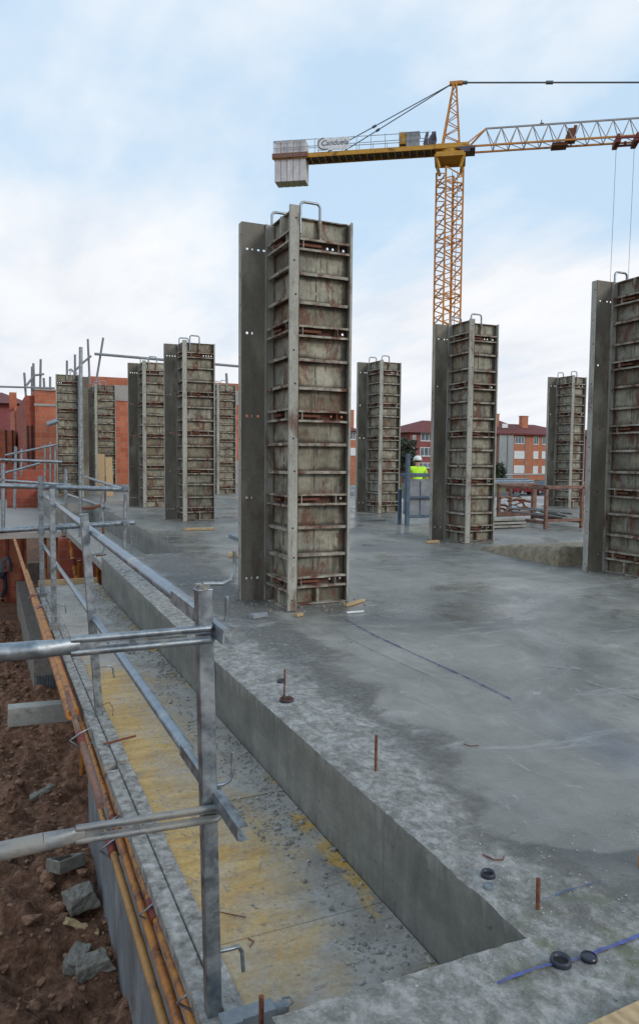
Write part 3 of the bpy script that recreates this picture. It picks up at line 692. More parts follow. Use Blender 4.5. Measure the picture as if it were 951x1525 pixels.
# crossing end rails near the camera: round tube flattened into a forked end gripping the post
def fork_rail(pl,pf,pr_,r,label,mat):
    yb=Y1-.026
    a,b_,c=P(*pl,'y',yb-.01),P(*pf,'y',yb-.01),P(*pr_,'y',yb-.01)
    a=b_+(a-b_).normalized()*1.1
    t=empty('end_rail',b_,label,'guard rail')
    mb=MB(); d=(a-b_)
    mb.tube([d,d*.08],r,16); 
    # squashed transition
    n=16;ringA=[];ringB=[];dn=(c-b_).normalized();up=dn.cross(Vector((0,1,0))).normalized(); up=up if up.z>0 else -up
    vs=[]
    for k,(f,ry,rz_) in enumerate(((-.0,r,r),(.35,r*.75,r*.95),(.7,r*.5,r*.9),(1.,r*.28,r*.82))):
        p=d*.08+(-d.normalized())*(.09+d.length*0)*f
        for j in range(n):
            th=2*PI*j/n; vs.append(p+Vector((0,1,0))*(ry*math.cos(th))+up*(rz_*math.sin(th)))
    mb.add(vs,[(i*n+j,i*n+(j+1)%n,(i+1)*n+(j+1)%n,(i+1)*n+j) for i in range(3) for j in range(n)],0,True)
    mb.build('tube',M[mat],t)
    mb=MB(); s=d*.08-d.normalized()*.07; e=(c-b_)+dn*.012
    for sg in (1,-1):
        mb.tube([s+up*(r*.72*sg),e+up*(r*.72*sg)],.0085,10)
        mb.bar(s+up*(r*.40*sg),e+up*(r*.40*sg),.005,.010)
    mb.bar(s+dn*.0,s+dn*.055,.004,r*1.2,up=(0,0,1)); mb.bar(s+dn*.13,s+dn*.145,.004,r*1.2)
    mb.build('fork_bars',M[mat],t)
    mb=MB()
    for sg in (1,-1):
        c0=(c-b_)+up*(r*.72*sg); mb.tube([c0+Vector((-.01,0,0)),c0+Vector((.010,.0,0)),c0+Vector((.018,.006,0)),c0+Vector((.019,.05,0)),c0+Vector((-.0,.054,0))],.0085,8)
    mb.build('end_loop',M[mat],t)
    return t
fork_rail((0,972),(118,962),(306,945),.0205,'upper end rail crossing the picture to the nearest post, bright galvanised with a forked end','galv')
fork_rail((0,1268),(125,1241),(317,1212),.0205,'lower end rail to the nearest post, crusted with cement, with a forked end','galv_dirty')
# far cross rails of the guard rail
Y5=q4.y+.03
a,b_=P(-40,722,'y',Y5),P(192,729,'y',Y5)
tube_thing('guardrail_tube',[a,b_],.026,'galv','upper far crossing guard rail tube behind the thin posts','guard rail')
a,b_=P(-40,793,'y',Y5),P(200,778,'y',Y5)
tube_thing('guardrail_tube',[a,b_],.028,'galv','lower far crossing guard rail tube behind the thin posts','guard rail')
q=P(187,735,'y',Y5+.05); q_=P(185,834,'y',Y5+.05)
tube_thing('guardrail_post',[q_,q],.021,'galv','short galvanised post at the right end of the far crossing rails','guard post')
for nm,(px,py) in enumerate(((62,723),(62,790),(79,725),(79,788),(187,727),(187,779))):
    q=P(px,py,'y',Y5); mb=MB(); mb.box(-.034,.034,-.05,.05,-.03,.03); mb.tube([(-.03,-.05,.02),(-.03,-.09,.02)],.012,8); mb.tube([(.02,-.05,-.02),(.02,-.085,-.02)],.012,8)
    o=mb.build('coupler',M['crane_grey'],bevel=.008); o.location=q
    tag(o,['steel coupler joining the upper far rail and the furthest thin post','steel coupler joining the lower far rail and the furthest thin post','steel coupler on the upper far rail beside the third post','steel coupler on the lower far rail beside the third post','coupler at the right end of the upper far rail','coupler near the right end of the lower far rail'][nm],'coupler')
# further scaffolding beyond
FAR=[((97,795),(99,698),13,.028),((120,800),(120.5,517),12.5,.030),((5,790),(5,690),12,.03),((152,790),(153,722),11,.035),((22,758),(24,665),16,.03),((150,722),(150,700),11,.03)]
lab=['slim grey scaffold post between the far rails and the leftmost column form','tall scaffold standard rising above the leftmost column form','scaffold post at the left edge of the photo','thick grey scaffold post below the leaning boards','scaffold post in front of the lower brickwork at left','short scaffold stub above the thick post']
for (a,b_,Y,r),l in zip(FAR[:5],lab): tube_thing('scaffold_post',[P(*a,'y',Y),P(*b_,'y',Y)],r,'galv',l,'scaffold post')
FR=[((103,702),(188,730),'z',.72,.024,'pale slanting guard rail tube running from the slim post to the far right post'),
    ((97,735),(165,758),'z',.42,.022,'low slanting guard rail tube under the far pair of rails'),
    ((-20,684),(92,688),'y',14,.026,'horizontal scaffold tube in front of the brick building, upper'),
    ((-20,712),(60,690),'y',15,.022,'pale diagonal scaffold tube in front of the brick building'),
    ((-20,714),(105,722),'y',13,.022,'horizontal scaffold tube in front of the brick building, lower'),
    ((8,678),(86,662),'y',16,.022,'rising scaffold tube beside the leftmost column form'),
    ((70,632),(86,627),'y',15.5,.05,'short fat tube end sticking out left of the leftmost column form')]
for a,b_,ax,v,r,l in FR: tube_thing('scaffold_tube',[P(*a,ax,v),P(*b_,ax,v)],r,'galv',l,'scaffold tube')
# thin standards in front of brick, bottom-left
for i,(x,y0,y1) in enumerate(((67,725,662),(75,725,658),(82,722,664),(32,708,668),(78,700,655))):
    if i==4: continue
    tube_thing('scaffold_post',[P(x,y0,'y',17),P(x+.5,y1,'y',17)],.02,'galv',['thin rusty standard left of the leftmost column form, furthest left of three','thin rusty standard left of the leftmost column form, middle of three','thin rusty standard left of the leftmost column form, nearest to it','thin standard in front of the narrow brick openings'][i],'scaffold post')
# red clamps / bent bars on recess floor
tube_thing('bent_bar',[P(123,757,'y',11),P(140,756,'y',11),P(151,752,'y',11),P(156,745,'y',11),P(155,731,'y',11)],.022,'rebar','bent rusty bar curling up beside the thick scaffold post','bar')
tube_thing('bent_bar',[P(148,800,'y',9),P(154,793,'y',9),P(154,785,'y',9),P(151,777,'y',9)],.016,'rebar','short rusty hook hanging from the lower far rail','hook')
tube_thing('mesh_strip',[PS(144,828),PS(158,826)],.008,'rebar','red wire strip lying at the corner of the second recess','wire')
# clamp bracket at the bottom of the nearest post
mb=MB(); q=P(380,1512,'z',-.28)
mb.box(-.09,.05,-.022,.022,-.02,.018); mb.tube([(.04,0,.0),(.085,0,.0)],.016,12,0,False); mb.box(-.09,-.04,-.03,-.02,-.05,.02)
mb.tube([(.075,-.02,.012),(.098,-.012,.014),(.098,.01,.012),(.08,.02,.008)],.0035,6)
o=mb.build('slab_clamp',M['crane_grey'],bevel=.002); o.location=q; tag(o,'dark steel slab clamp lying behind the nearest guardrail post at the bottom edge','clamp')
# ------------------------------------------------------------------ rebar stubs, drain sleeves, chalk
def stub(b_,t_,label,r=.0055,mat='rebar'):
    p=PS(*b_); q=P(t_[0],t_[1],'y',p.y); tube_thing('rebar_stub',[p-Vector((0,0,.02)),q],r,mat,label,'rebar stub',8)
stub((423,1040),(424,997),'rusty rebar stub rising from the wire-rimmed hole left of the slab edge',.0045)
stub((559,1148),(560,1095),'rusty rebar stub standing alone near the middle of the slab border')
stub((800,1353),(801,1308),'rusty rebar stub near the front corner of the recess')
p=P(389,1530,'z',-.1); tube_thing('rebar_stub',[p,p+Vector((0,0,.07))],.006,'rebar','rusty rebar stub at the bottom edge beside the clamp','rebar stub',8)
stub((291,826),(291,812),'small pale stub on the slab left of the tallest column form',.006,'galv')
stub((250,806),(249,798),'small dark stub below the greenish grey column form',.006,'galv')
stub((196,828),(196,798),'thin pale post in the second recess corner',.010,'galv')
def sleeve(px,py,r,label,disc=None,sx=1.):
    p=PS(px,py,.004); t=empty('drain_sleeve',(p.x,p.y,p.z),label,'pipe sleeve')
    mb=MB(); n=28; prof=[(1.,-.004),(1.,.004),(.9,.010),(.68,.006),(.60,-.002)]
    vs=[(r*k*math.cos(2*PI*j/n),r*k*math.sin(2*PI*j/n)*sx,z) for k,z in prof for j in range(n)]
    mb.add(vs,[(i*n+j,i*n+(j+1)%n,(i+1)*n+(j+1)%n,(i+1)*n+j) for i in range(4) for j in range(n)],0,True)
    mb.build('rim',M['blackcap'],t)
    mb=MB(); mb.disc((0,0,.0015),r*.64,n=24); mb.build('opening',M['hole'],t)
    return t
sleeve(834,1432,.0235,'open black plastic pipe sleeve crossed by the blue chalk mark')
def cap(px,py,r,label,mat='blackcap'):
    p=PS(px,py,.002); mb=MB(); n=24
    vs=[(r*k*math.cos(2*PI*j/n),r*k*math.sin(2*PI*j/n),z) for k,z in ((1.,0),(1.,.006),(.9,.009),(.86,.006)) for j in range(n)]
    mb.add(vs,[(i*n+j,i*n+(j+1)%n,(i+1)*n+(j+1)%n,(i+1)*n+j) for i in range(3) for j in range(n)]+[tuple(range(3*n,4*n))],0,False)
    o=mb.build('sleeve_cap',M[mat]); o.location=p; tag(o,label,'pipe cap')
cap(876,1428,.0185,'closed black pipe cap right of the open black sleeve')
sleeve(726,1303,.0195,'open dark pipe sleeve with a broken pale rim near the slab edge')
cap(726,1322,.014,'grey dusty pipe cap just in front of the broken sleeve','greypanel')
t=sleeve(427,1043,.032,'dark ragged hole in the slab with wire round the rebar stub')
mb=MB(); random.seed(3)
for k in range(10):
    a=random.uniform(0,6.3); mb.tube([(.012*math.cos(a),.012*math.sin(a),.004),(.03*math.cos(a+.4),.03*math.sin(a+.4),.014),(.036*math.cos(a+.9),.034*math.sin(a+.9),.003)],.0018,6)
mb.build('tie_wire',M['rebar'],t)
sleeve(419,1015,.022,'small dark pipe hole behind the ragged one')
def chalk(name,pts,w,label,col):
    m=gen('chalk_'+name,tuple(c*.7 for c in col),col,scale=30,rough=(.85,.95),bump=.1)
    nt=m.node_tree; n=N(nt); b=nt.nodes['Principled BSDF']
    f=n.ramp(n.noise(n.coord(),26,5,.75),[(.38,.15),(.55,1.)]); n.link(f,b.inputs['Alpha'])
    mb=MB(); 
    P3=[PS(*p) for p in pts]; L=[]
    for a,b_ in zip(P3[:-1],P3[1:]):
        k=max(2,int((b_-a).length/.03)); L+=[a.lerp(b_,i/k) for i in range(k)]
    L.append(P3[-1]); vs=[]
    for i,p in enumerate(L):
        d=(L[min(i+1,len(L)-1)]-L[max(i-1,0)]).normalized(); s=Vector((d.y,-d.x,0)); ww=w*(.7+.6*abs(noise.noise(Vector((i*.6,w*100,0)))))
        for sg in (-1,1): vs.append((p.x+s.x*ww*sg,p.y+s.y*ww*sg,rough_h(p.x,p.y)+.0045))
    mb.add(vs,[(2*i,2*i+1,2*i+3,2*i+2) for i in range(len(L)-1)],0)
    tag(mb.build('chalk_line',m),label,'chalk line')
chalk('a',[(512,922),(560,948),(640,985),(700,1012),(760,1042)],.005,'blue chalk line running from the tallest column form over the wet slab',(.035,.06,.22))
chalk('b',[(512,948),(560,972),(640,1008)],.0025,'thinner grey blue chalk line beside the long blue one',(.07,.10,.18))
chalk('c',[(740,1466),(790,1447),(834,1434),(880,1424),(960,1392)],.005,'bright blue chalk stroke crossing the black pipe sleeve at the bottom right',(.10,.125,.36))
chalk('d',[(805,1341),(845,1329),(893,1314)],.004,'faint blue chalk stroke beside the rebar stub by the recess corner',(.08,.12,.22))
for i,pp in enumerate(([(870,1015),(905,1027),(955,1043)],[(805,992),(835,995),(865,998)],[(640,955),(672,962)],[(905,1068),(925,1073)])):
    m=[.004,.0045,.003,.004][i]; chalk('w%d'%i,pp,m,['long pale plaster streak on the slab at the right edge','pale plaster smear in the middle of the wet slab','faint pale scratch below the tallest column form','short pale streak at the right edge of the slab'][i],(.45,.46,.48))
# wires / nails on the slab
for pts,l in (([(718,1275),(735,1283),(748,1283),(750,1277)],'bent dark nail lying on the slab behind the rebar stub'),
              ([(690,1110),(700,1113),(712,1112)],'short dark wire offcut in the middle of the slab')):
    tube_thing('bent_nail',[PS(*p)+Vector((0,0,.005)) for p in pts],.002,'rebar',l,'wire',6)
p=P(955,1280,'y',1.55); mb=MB(); mb.tube([(0,0,0),(.0,0,.03)],.012,12); mb.disc((0,0,.0305),.012)
o=mb.build('orange_plug',M['orange_steel'],bevel=.004); o.location=PS(956,1290); tag(o,'small orange round cap at the right edge of the slab','cap')
# yellow board corner bottom right
mb=MB(); q=[P(850,1536,'z',.03),P(1010,1462,'z',.03),P(1150,1700,'z',.03),P(870,1700,'z',.03)]
c=q[0].copy(); mb.prism([((p-c).x,(p-c).y) for p in q][::1],-.02,.0); o=mb.build('yellow_board',M['wood']); o.location=(c.x,c.y,.03); tag(o,'corner of a yellow timber board at the bottom right of the photo','board')
for pts,l in (([(372,1335+75),(378,1402),(369,1397)],'bent wire offcut on the yellow deck'),([(327,1358),(345,1362),(366,1366)],'straight thin wire on the yellow deck')):
    tube_thing('wire_offcut',[P(*p,'z',-.297) for p in pts],.0018,'rebar',l,'wire',6)
tube_thing('tie_wire',[P(315,965,'x',.50),P(322,1000,'x',.52),P(320,1060,'x',.53),P(317,1120,'x',.52)],.0018,'cable','thin wire hanging down beside the nearest guardrail post','wire',6)
tube_thing('rebar_offcut',[P(155,1108,'z',-.28),P(178,1102,'z',-.28),P(202,1096,'z',-.28)],.006,'rebar','short rusty bar lying across the plank edge at the second post','bar',8)
tube_thing('wire_loop',[P(152,1050,'z',-.28),P(163,1046,'z',-.26),P(169,1056,'z',-.27),P(168,1066,'z',-.29)],.002,'rebar','curled wire on the deck beside the second post','wire',6)
# ------------------------------------------------------------------ telescopic props
def prop(p0,p1,label,r=.024,mat='orange_steel',mid=.5,cat='steel prop',holes=True,group=None):
    a,b_=Vector(p0),Vector(p1); t=empty('steel_prop',a,label,cat,0,group); d=b_-a; L=d.length
    mb=MB(); mb.tube([d*0,d*mid],r,12); mb.build('outer_tube',M[mat],t)
    def drilled(f0,f1,rr,name):
        mb=MB(); n=12; dn=d.normalized(); s1=Vector((-1,0,0)); s1=(s1-dn*s1.dot(dn)).normalized(); s2=dn.cross(s1); s2=s2 if s2.z>0 else -s2
        k=max(1,int(L*(f1-f0)/.10)) if holes else 1; fs=[f0]
        if holes:
            for i in range(k):
                c=f0+(f1-f0)*(i+.5)/k; fs+=[c-.0055/L,c+.0055/L]
        fs.append(f1); vs=[]
        for f in fs:
            for j in range(n):
                t_=2*PI*(j+.5)/n+.9; vs.append(d*f+s1*(rr*math.cos(t_))+s2*(rr*math.sin(t_)))
        for i in range(len(fs)-1):
            for j in range(n): mb.add([],[],0); mb.f.append((i*n+j,i*n+(j+1)%n,(i+1)*n+(j+1)%n,(i+1)*n+j)); mb.m.append(1 if (holes and i%2==1 and j==0) else 0); mb.sm.append(True)
        mb.v=[tuple(v) for v in vs]; mb.f.append(tuple(range(n))); mb.m.append(0); mb.sm.append(False); mb.f.append(tuple(range(len(vs)-n,len(vs)))[::-1]); mb.m.append(0); mb.sm.append(False)
        return mb.build(name,[M[mat],M['hole']],t)
    drilled(mid,1.,r*.82,'inner_tube')
    mb=MB(); mb.tube([d*(mid-.05/L),d*(mid+.06/L)],r*1.28,12); mb.build('collar',M['maroon'],t)
    mb=MB(); z=Vector((0,0,1)); e=d*mid; mb.tube([e+z*.03,e+z*.05+Vector((.05,0,0)),e+Vector((.06,0,-.02)),e+Vector((0,0,-.045)),e+Vector((-.05,0,0)),e+z*.03],.0045,6); mb.build('pin',M['galv'],t)
    return t
# bundle hanging beside the deck edge
prop(at(249,1540,.44),at(101,1040,.44),'ochre steel prop, outermost of the bundle beside the deck edge',.0155,'yellow_steel',.36)
prop(at(272,1540,.465),at(112,1040,.465),'orange steel prop, second of the bundle beside the deck edge',.0155,'orange_steel',.43)
prop(at(296,1545,.49),at(133,1085,.49),'orange steel prop pressed against the plank edge of the deck',.0155,'orange_steel',.25)
prop(at(312,1560,.50),at(272,1420,.50),'short orange prop end showing between the plank and the nearest post',.013,'orange_steel',.5)
prop(at(106,1065,.40),at(22,803,.40),'long orange prop slanting away past the walking person',.027,'orange_steel',.4)
prop(at(112,1060,.42),at(40,850,.42),'long orange prop slanting away next to the deck beams',.022,'orange_steel',.55)
prop(at(150,1200,.38),at(100,1030,.38),'dull prop tip above the earth, beside the dirty beam',.014,'rust_frame',.5)
# beam jutting out to the left
a,b_=P(12,1066,'y',5.1),P(140,1054,'y',5.1)
mb=MB(); mb.bar(a,b_,.10,.125); c=a; mb.v=[tuple(Vector(v)-c) for v in mb.v]
o=mb.build('timber_beam',M['oldwood'],bevel=.006); o.location=c; tag(o,'cement crusted grey beam jutting out to the left from under the deck','beam')
# props standing below the second recess
random.seed(21)
i=0
PR=[(62,866,796,8,'orange'),(68,868,797,9,'o'),(86,868,797,11.5,'y'),(91,868,797,12,'o'),(96,868,797,13,'o'),(104,868,797,14,'y'),(118,866,800,9.8,'o'),(128,866,810,10.2,'o'),(135,866,820,10.8,'o'),(146,866,830,9.4,'o')]
LB=['furthest left','second from left, close to the first','third from left, yellowish','fourth from left','fifth from left','sixth from left, yellowish and slim','seventh from left, behind the tall near post','eighth from left','ninth from left','furthest right, by the slab corner']
for (px,y0,y1,Y,m),l in zip(PR,LB):
    Yp=15.3 if px<100 else Y+1.5
    q=P(px,830,'y',Yp); zt=-.405 if px<100 else -.375
    prop((q.x,Yp,-3.6),(q.x,Yp,zt),'standing orange prop under the recess opening, '+l,.034,'yellow_steel' if m=='y' else 'orange_steel',.55,holes=False,group='props holding up the second slab')
prop(P(116,868,'y',12.6),P(103,806,'y',12.6),'inclined orange prop among the standing ones under the recess opening',.035,'orange_steel',.5,holes=False)
# brick wall below the far deck
mb=MB(); mb.box(-5,1.15,26,26.3,-3.8,-.45); 
o=tag(mb.build('brick_wall',M['brick']),'orange hollow brick basement wall below the lower terrace deck','wall')
mb=MB(); 
for x in (.55,1.0): mb.box(x-.04,x+.04,25.96,25.99,-3.8,-.5)
mb.build('joint_strip',M['brick_dark'],o)
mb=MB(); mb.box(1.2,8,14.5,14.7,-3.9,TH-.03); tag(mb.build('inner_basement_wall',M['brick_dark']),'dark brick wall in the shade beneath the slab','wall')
mb=MB(); q=P(46,850,'z',-3.4); mb.box(q.x-.25,q.x+.35,q.y-3,q.y-2.7,-3.8,-2.7); tag(mb.build('concrete_block',M['chunk']),'grey concrete block standing at the foot of the orange brick wall','block')
# broken blocks on the earth
def block(px,py,s,label,rot=0,hollow=False,mat='chunk'):
    p=P(px,py,'z',-3.4); z=ground_h(p.x,p.y); mb=MB()
    x,y,h=s
    if hollow:
        mb.box(-x,x,-y,-y+.03,0,h);mb.box(-x,x,y-.03,y,0,h);mb.box(-x,-x+.03,-y+.03,y-.03,0,h);mb.box(x-.03,x,-y+.03,y-.03,0,h);mb.box(-x+.03,x-.03,-y+.03,y-.03,0,h*.3)
    else:
        mb.box(-x,x,-y,y,0,h)
        mb.v=[(a+random.uniform(-.25,.25)*x,b+random.uniform(-.25,.25)*y,c*random.uniform(.8,1.15)) for a,b,c in mb.v]
    if hollow:
      mb.v=[(a+.02*noise.noise(Vector((a*9,b*9,c*9))),b+.03*noise.noise(Vector((a*9,b*9,c*9+5))),c*(1-.45*max(0,a/x)*max(0,b/y))) for a,b,c in mb.v]
    o=mb.build('rubble_block' if not hollow else 'hollow_block',M[mat],bevel=.01)
    if not hollow:
        sb=o.modifiers.new('cut','SUBSURF'); sb.subdivision_type='SIMPLE'; sb.levels=sb.render_levels=3
        tx=bpy.data.textures.new('chip','CLOUDS'); tx.noise_scale=.07; dm=o.modifiers.new('chip','DISPLACE'); dm.texture=tx; dm.strength=.05; dm.texture_coords='GLOBAL'
    o.location=(p.x,p.y,z+(.06 if hollow else .0)); o.rotation_euler=(random.uniform(-.25,.25),random.uniform(-.25,.25),rot); tag(o,label,'block')
block(98,1292,(.16,.13,.14),'hollow broken block lying on the earth, furthest of the heap beside the wall',.5,True)
block(120,1330,(.15,.12,.18),'squarish brown concrete block beside the basement wall',.2)
block(121,1358,(.17,.035,.04),'pale broken board lying between the blocks on the earth',-.6,False,'wood')
block(118,1392,(.12,.10,.12),'grey broken concrete lump left of the lowest one',.9)
block(140,1412,(.15,.13,.12),'lowest grey broken concrete lump beside the basement wall',.1)
block(62,1170,(.17,.05,.05),'flat stone slab lying on the earth below the jutting beam',.4)
# ------------------------------------------------------------------ unfinished brick buildings at left
def wbox(mb,pxl,pxr,pt_,Y,depth,zb,mi=0):
    a=P(pxl,pt_,'y',Y); b_=P(pxr,pt_,'y',Y); mb.box(a.x,b_.x,Y,Y+depth,zb,a.z,mi); return a.x,b_.x,a.z
t=empty('brick_building',(2,28,-.3),'long orange brick wall building with a grey lintel behind the left column forms','building')
mb=MB(); x0,x1,zt=wbox(mb,132,520,560,28,6,-.35); pt(mb.build('wall',M['brick']),t)
mb=MB(); z1=P(180,574,'y',28).z; z0=P(180,597,'y',28).z
mb.box(P(168,580,'y',28).x,P(520,580,'y',28).x,27.96,27.998,z0,z1); pt(mb.build('lintel',M['lintel']),t)
mb=MB(); a=P(352,700,'y',28); b_=P(361,740,'y',28); mb.box(P(349,700,'y',28).x,P(364,700,'y',28).x,27.96,27.997,.1,P(350,686,'y',28).z); pt(mb.build('render_patch',M['lintel']),t)
t=empty('brick_building',(1.6,30,-.3),'orange brick house shell with a dark narrow opening left of the leftmost column form','building')
mb=MB(); x0,x1,zt=wbox(mb,52,110,581,24,10,-.35)
xl=x0
pt(mb.build('wall',M['brick']),t)
mb=MB(); # shaded side wing with parapet steps
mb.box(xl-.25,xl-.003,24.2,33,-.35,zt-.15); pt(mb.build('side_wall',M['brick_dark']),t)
mb=MB(); z=P(60,601,'y',24).z; mb.box(xl-.02,x1,23.97,23.998,z-.07,z); mb.box(xl-.02,x1,23.96,24.2,zt+.001,zt+.05); pt(mb.build('ledge',M['lintel']),t)
mb=MB(); za,zb=P(40,633,'y',24).z,P(40,690,'y',24).z
for xx in (-.19,-.08): mb.box(xl+xx-.03,xl+xx+.02,24.17,24.198,zb,za)
pt(mb.build('opening',M['pit']),t)
t=empty('brick_building',(1.,40,-.3),'middle one of the receding orange brick shells, with a pale ledge and dark slots','building')
mb=MB(); a=P(30,612,'y',29); b_=P(44,612,'y',29); mb.box(a.x,b_.x+.3,29,31,-.35,a.z); a2=P(36,600,'y',29.6); mb.box(a2.x,b_.x+.35,29.4,30.6,a.z,a2.z); pt(mb.build('wall',M['brick']),t)
mb=MB(); mb.box(a.x-.02,b_.x,28.96,28.998,a.z-.35,a.z-.27); pt(mb.build('ledge',M['lintel']),t)
mb=MB(); c0=P(34,636,'y',28.97); c1=P(38,690,'y',28.97); mb.box(c0.x,c1.x,28.965,28.997,c1.z,c0.z); pt(mb.build('opening',M['pit']),t)
t=empty('brick_building',(0.,34,-.3),'further orange brick house shell with a chimney stub at the left edge','building')
mb=MB(); a=P(22,605,'y',32); b_=P(36,605,'y',32); mb.box(a.x,b_.x+.6,32,38,-.35,a.z); a2=P(-30,640,'y',30.5); b2=P(23,640,'y',30.5); mb.box(a2.x,b2.x,30.5,38,-.35,a2.z)
pt(mb.build('wall',M['brick']),t)
mb=MB(); a=P(14.5,584,'y',32.5); b_=P(25,584,'y',32.5); mb.box(a.x,b_.x,32.5,33.1,P(14,610,'y',32.5).z,a.z); pt(mb.build('chimney',M['brick']),t)
mb=MB(); 
for px in (8,18,27): a=P(px,640,'y',30.47); b_=P(px+3,690,'y',30.47); mb.box(a.x,b_.x,30.46,30.497,b_.z,a.z)
pt(mb.build('opening',M['pit']),t)
mb=MB(); a=P(-40,605,'y',45); b_=P(36,605,'y',45); mb.box(a.x,b_.x,45,55,-2.6,a.z+.2); o=tag(mb.build('brick_house',M['facade_plum']),'distant finished brick house with dark red roof at the left edge','house')
mb=MB(); mb.v=[];c=a.z
mb.add([(a.x-.4,44.5,c+.2),(b_.x+.4,44.5,c+.2),(b_.x+.4,56,c+.2),(a.x-.4,56,c+.2),(a.x-.4,50,c+1.2),(b_.x-1,50,c+1.2)],[(0,1,5,4),(1,2,5),(2,3,4,5),(0,4,3),(0,3,2,1)]); mb.build('roof',M['redroof'],o)
mb=MB(); a=P(10,682,'y',22.5); b_=P(60,705,'y',22.5); mb.box(P(10,690,'y',22.5).x,P(84,700,'y',22.5).x,22.5,22.8,-.35,P(30,700,'y',22.5).z); tag(mb.build('low_brick_wall',M['brick_dark']),'low dark red brick wall behind the scaffold tubes at left','wall')
# scaffold standards poking above the brickwork
ST=[((40,592),(36.5,555),'leaning'),((48,582),(48,546),''),((52,580),(50,541),''),((60,578),(61,535),'tall'),((67,578),(65.5,563),'short'),((75,577),(75,561),'short'),((100,560),(100,537),''),((112,558),(112,528),''),((134,558),(131,505),'tall'),((143,557),(154,503),'leaning')]
SL=['leaning pole above the left brick shell, furthest left','second pole above the left brick shell','third pole above the left brick shell','tallest pole above the left brick shell','short pole stub above the left brick shell','shorter pole stub beside the leftmost column form','pole stub above the leftmost column form','second pole stub above the leftmost column form','tall pole right of the tall scaffold standard','tall leaning pole at the left end of the long brick wall']
for (a,b_,_),l in zip(ST,SL): tube_thing('steel_pole',[P(a[0],a[1]+14,'y',26),P(*b_,'y',26)],.036,'crane_grey',l,'pole',8)
tube_thing('bent_pole',[P(40,574,'y',25.9),P(46,566,'y',25.9),P(52,559,'y',25.9),P(66,557,'y',25.9)],.035,'crane_grey','bent tube tied across the poles above the left brick shell','pole',8)
tube_thing('bent_pole',[P(103,552,'y',25.9),P(106,550,'y',25.9),P(111,553,'y',25.9),P(124,540,'y',25.9),P(136,530,'y',25.9)],.035,'crane_grey','bent tube tied across the poles above the leftmost column form','pole',8)
tube_thing('steel_pole',[P(-30,575,'y',25.8),P(82,578,'y',25.8)],.03,'crane_grey','long horizontal tube above the left brick shell','pole',8)
tube_thing('steel_pole',[P(141,527,'y',25.8),P(372,547,'y',25.8)],.045,'crane_grey','long thin tube running behind the column forms to the tallest one','pole',8)
tube_thing('steel_pole',[P(338,573,'y',25.8),P(337,556,'y',25.8)],.045,'crane_grey','pole stub above the small distant column form','pole',8)
# ------------------------------------------------------------------ apartment buildings across the street
GZ=-2.5
def windows(t,Y,lst,shut=False):
    for (pl,pr_,pt_,pb,sh) in lst:
        a=P(pl,pt_,'y',Y-.05);b_=P(pr_,pb,'y',Y-.05)
        mb=MB(); w=.09; x0,x1,z0,z1=a.x,b_.x,b_.z,a.z; Y0,Y1_=Y-.08,Y-.002
        mb.box(x0,x1,Y0,Y1_,z0-.05,z0+w); mb.box(x0,x1,Y0,Y1_,z1-w,z1); mb.box(x0,x0+w,Y0,Y1_,z0+w,z1-w); mb.box(x1-w,x1,Y0,Y1_,z0+w,z1-w)
        k=2 if x1-x0>1.6 else 1
        if not sh:
            for i in range(1,k+1): xm=x0+(x1-x0)*i/(k+1); mb.box(xm-.04,xm+.04,Y0,Y1_,z0+w,z1-w)
        o=mb.build('window',M['white'],t); pt(o,t)
        mb=MB(); mb.box(x0+w+.001,x1-w-.001,Y-.05 if not sh else Y-.07,Y-.003,z0+w+.001,z1-w-.001)
        if not sh:   # lowered blind on the upper part
            pass
        c=mb.build('shutter' if sh else 'pane',M['shutter'] if sh else M['glass'],o)
Yb=120.
t=empty('apartment_block',(95,Yb,GZ),'three storey orange brick apartment block with a dark red hipped roof and white windows','apartment block')
mb=MB(); a=P(738,645,'y',Yb); b_=P(862,645,'y',Yb); zt=a.z; mb.box(a.x,b_.x,Yb,Yb+14,GZ-.2,zt); pt(mb.build('wall',M['facade_orange']),t)
wx0,wx1=a.x,b_.x
mb=MB(); a=P(741,646,'y',Yb); b_=P(762,646,'y',Yb); mb.box(a.x,b_.x,Yb-.5,Yb-.003,GZ,zt-.02); pt(mb.build('stair_panel',M['skipgrey']),t)
mb=MB(); x=P(753,650,'y',Yb).x; mb.box(x-.1,x+.1,Yb-.62,Yb-.503,GZ,zt-.3); x=P(781.5,650,'y',Yb).x; mb.box(x-.08,x+.08,Yb-.1,Yb-.003,GZ,zt-.1); pt(mb.build('drainpipe',M['crane_grey']),t)
zr=P(740,632,'y',Yb+6).z+.6
mb=MB(); mb.add([(wx0-.7,Yb-.8,zt),(wx1+.7,Yb-.8,zt),(wx1+.7,Yb+15,zt),(wx0-.7,Yb+15,zt),(wx0+5,Yb+7,zt+2.3),(wx1-6,Yb+7,zt+2.3)],[(0,1,5,4),(1,2,5),(2,3,4,5),(3,0,4),(3,2,1,0)]); mb.box(wx0-.7,wx1+.7,Yb-.85,Yb-.803,zt-.25,zt+.05); rf=pt(mb.build('roof',M['redroof']),t)
mb=MB(); 
for pl,pr_,tp in ((777,786,620),(739,743,617)):
    mb=MB(); a=P(pl,tp,'y',Yb+4);b_=P(pr_,tp,'y',Yb+4); mb.box(a.x,b_.x,Yb+4,Yb+5,zt+.2,a.z); mb.box(a.x-.1,b_.x+.1,Yb+3.9,Yb+5.1,a.z,a.z+.12); mb.build('chimney',M['facade_orange'],rf)
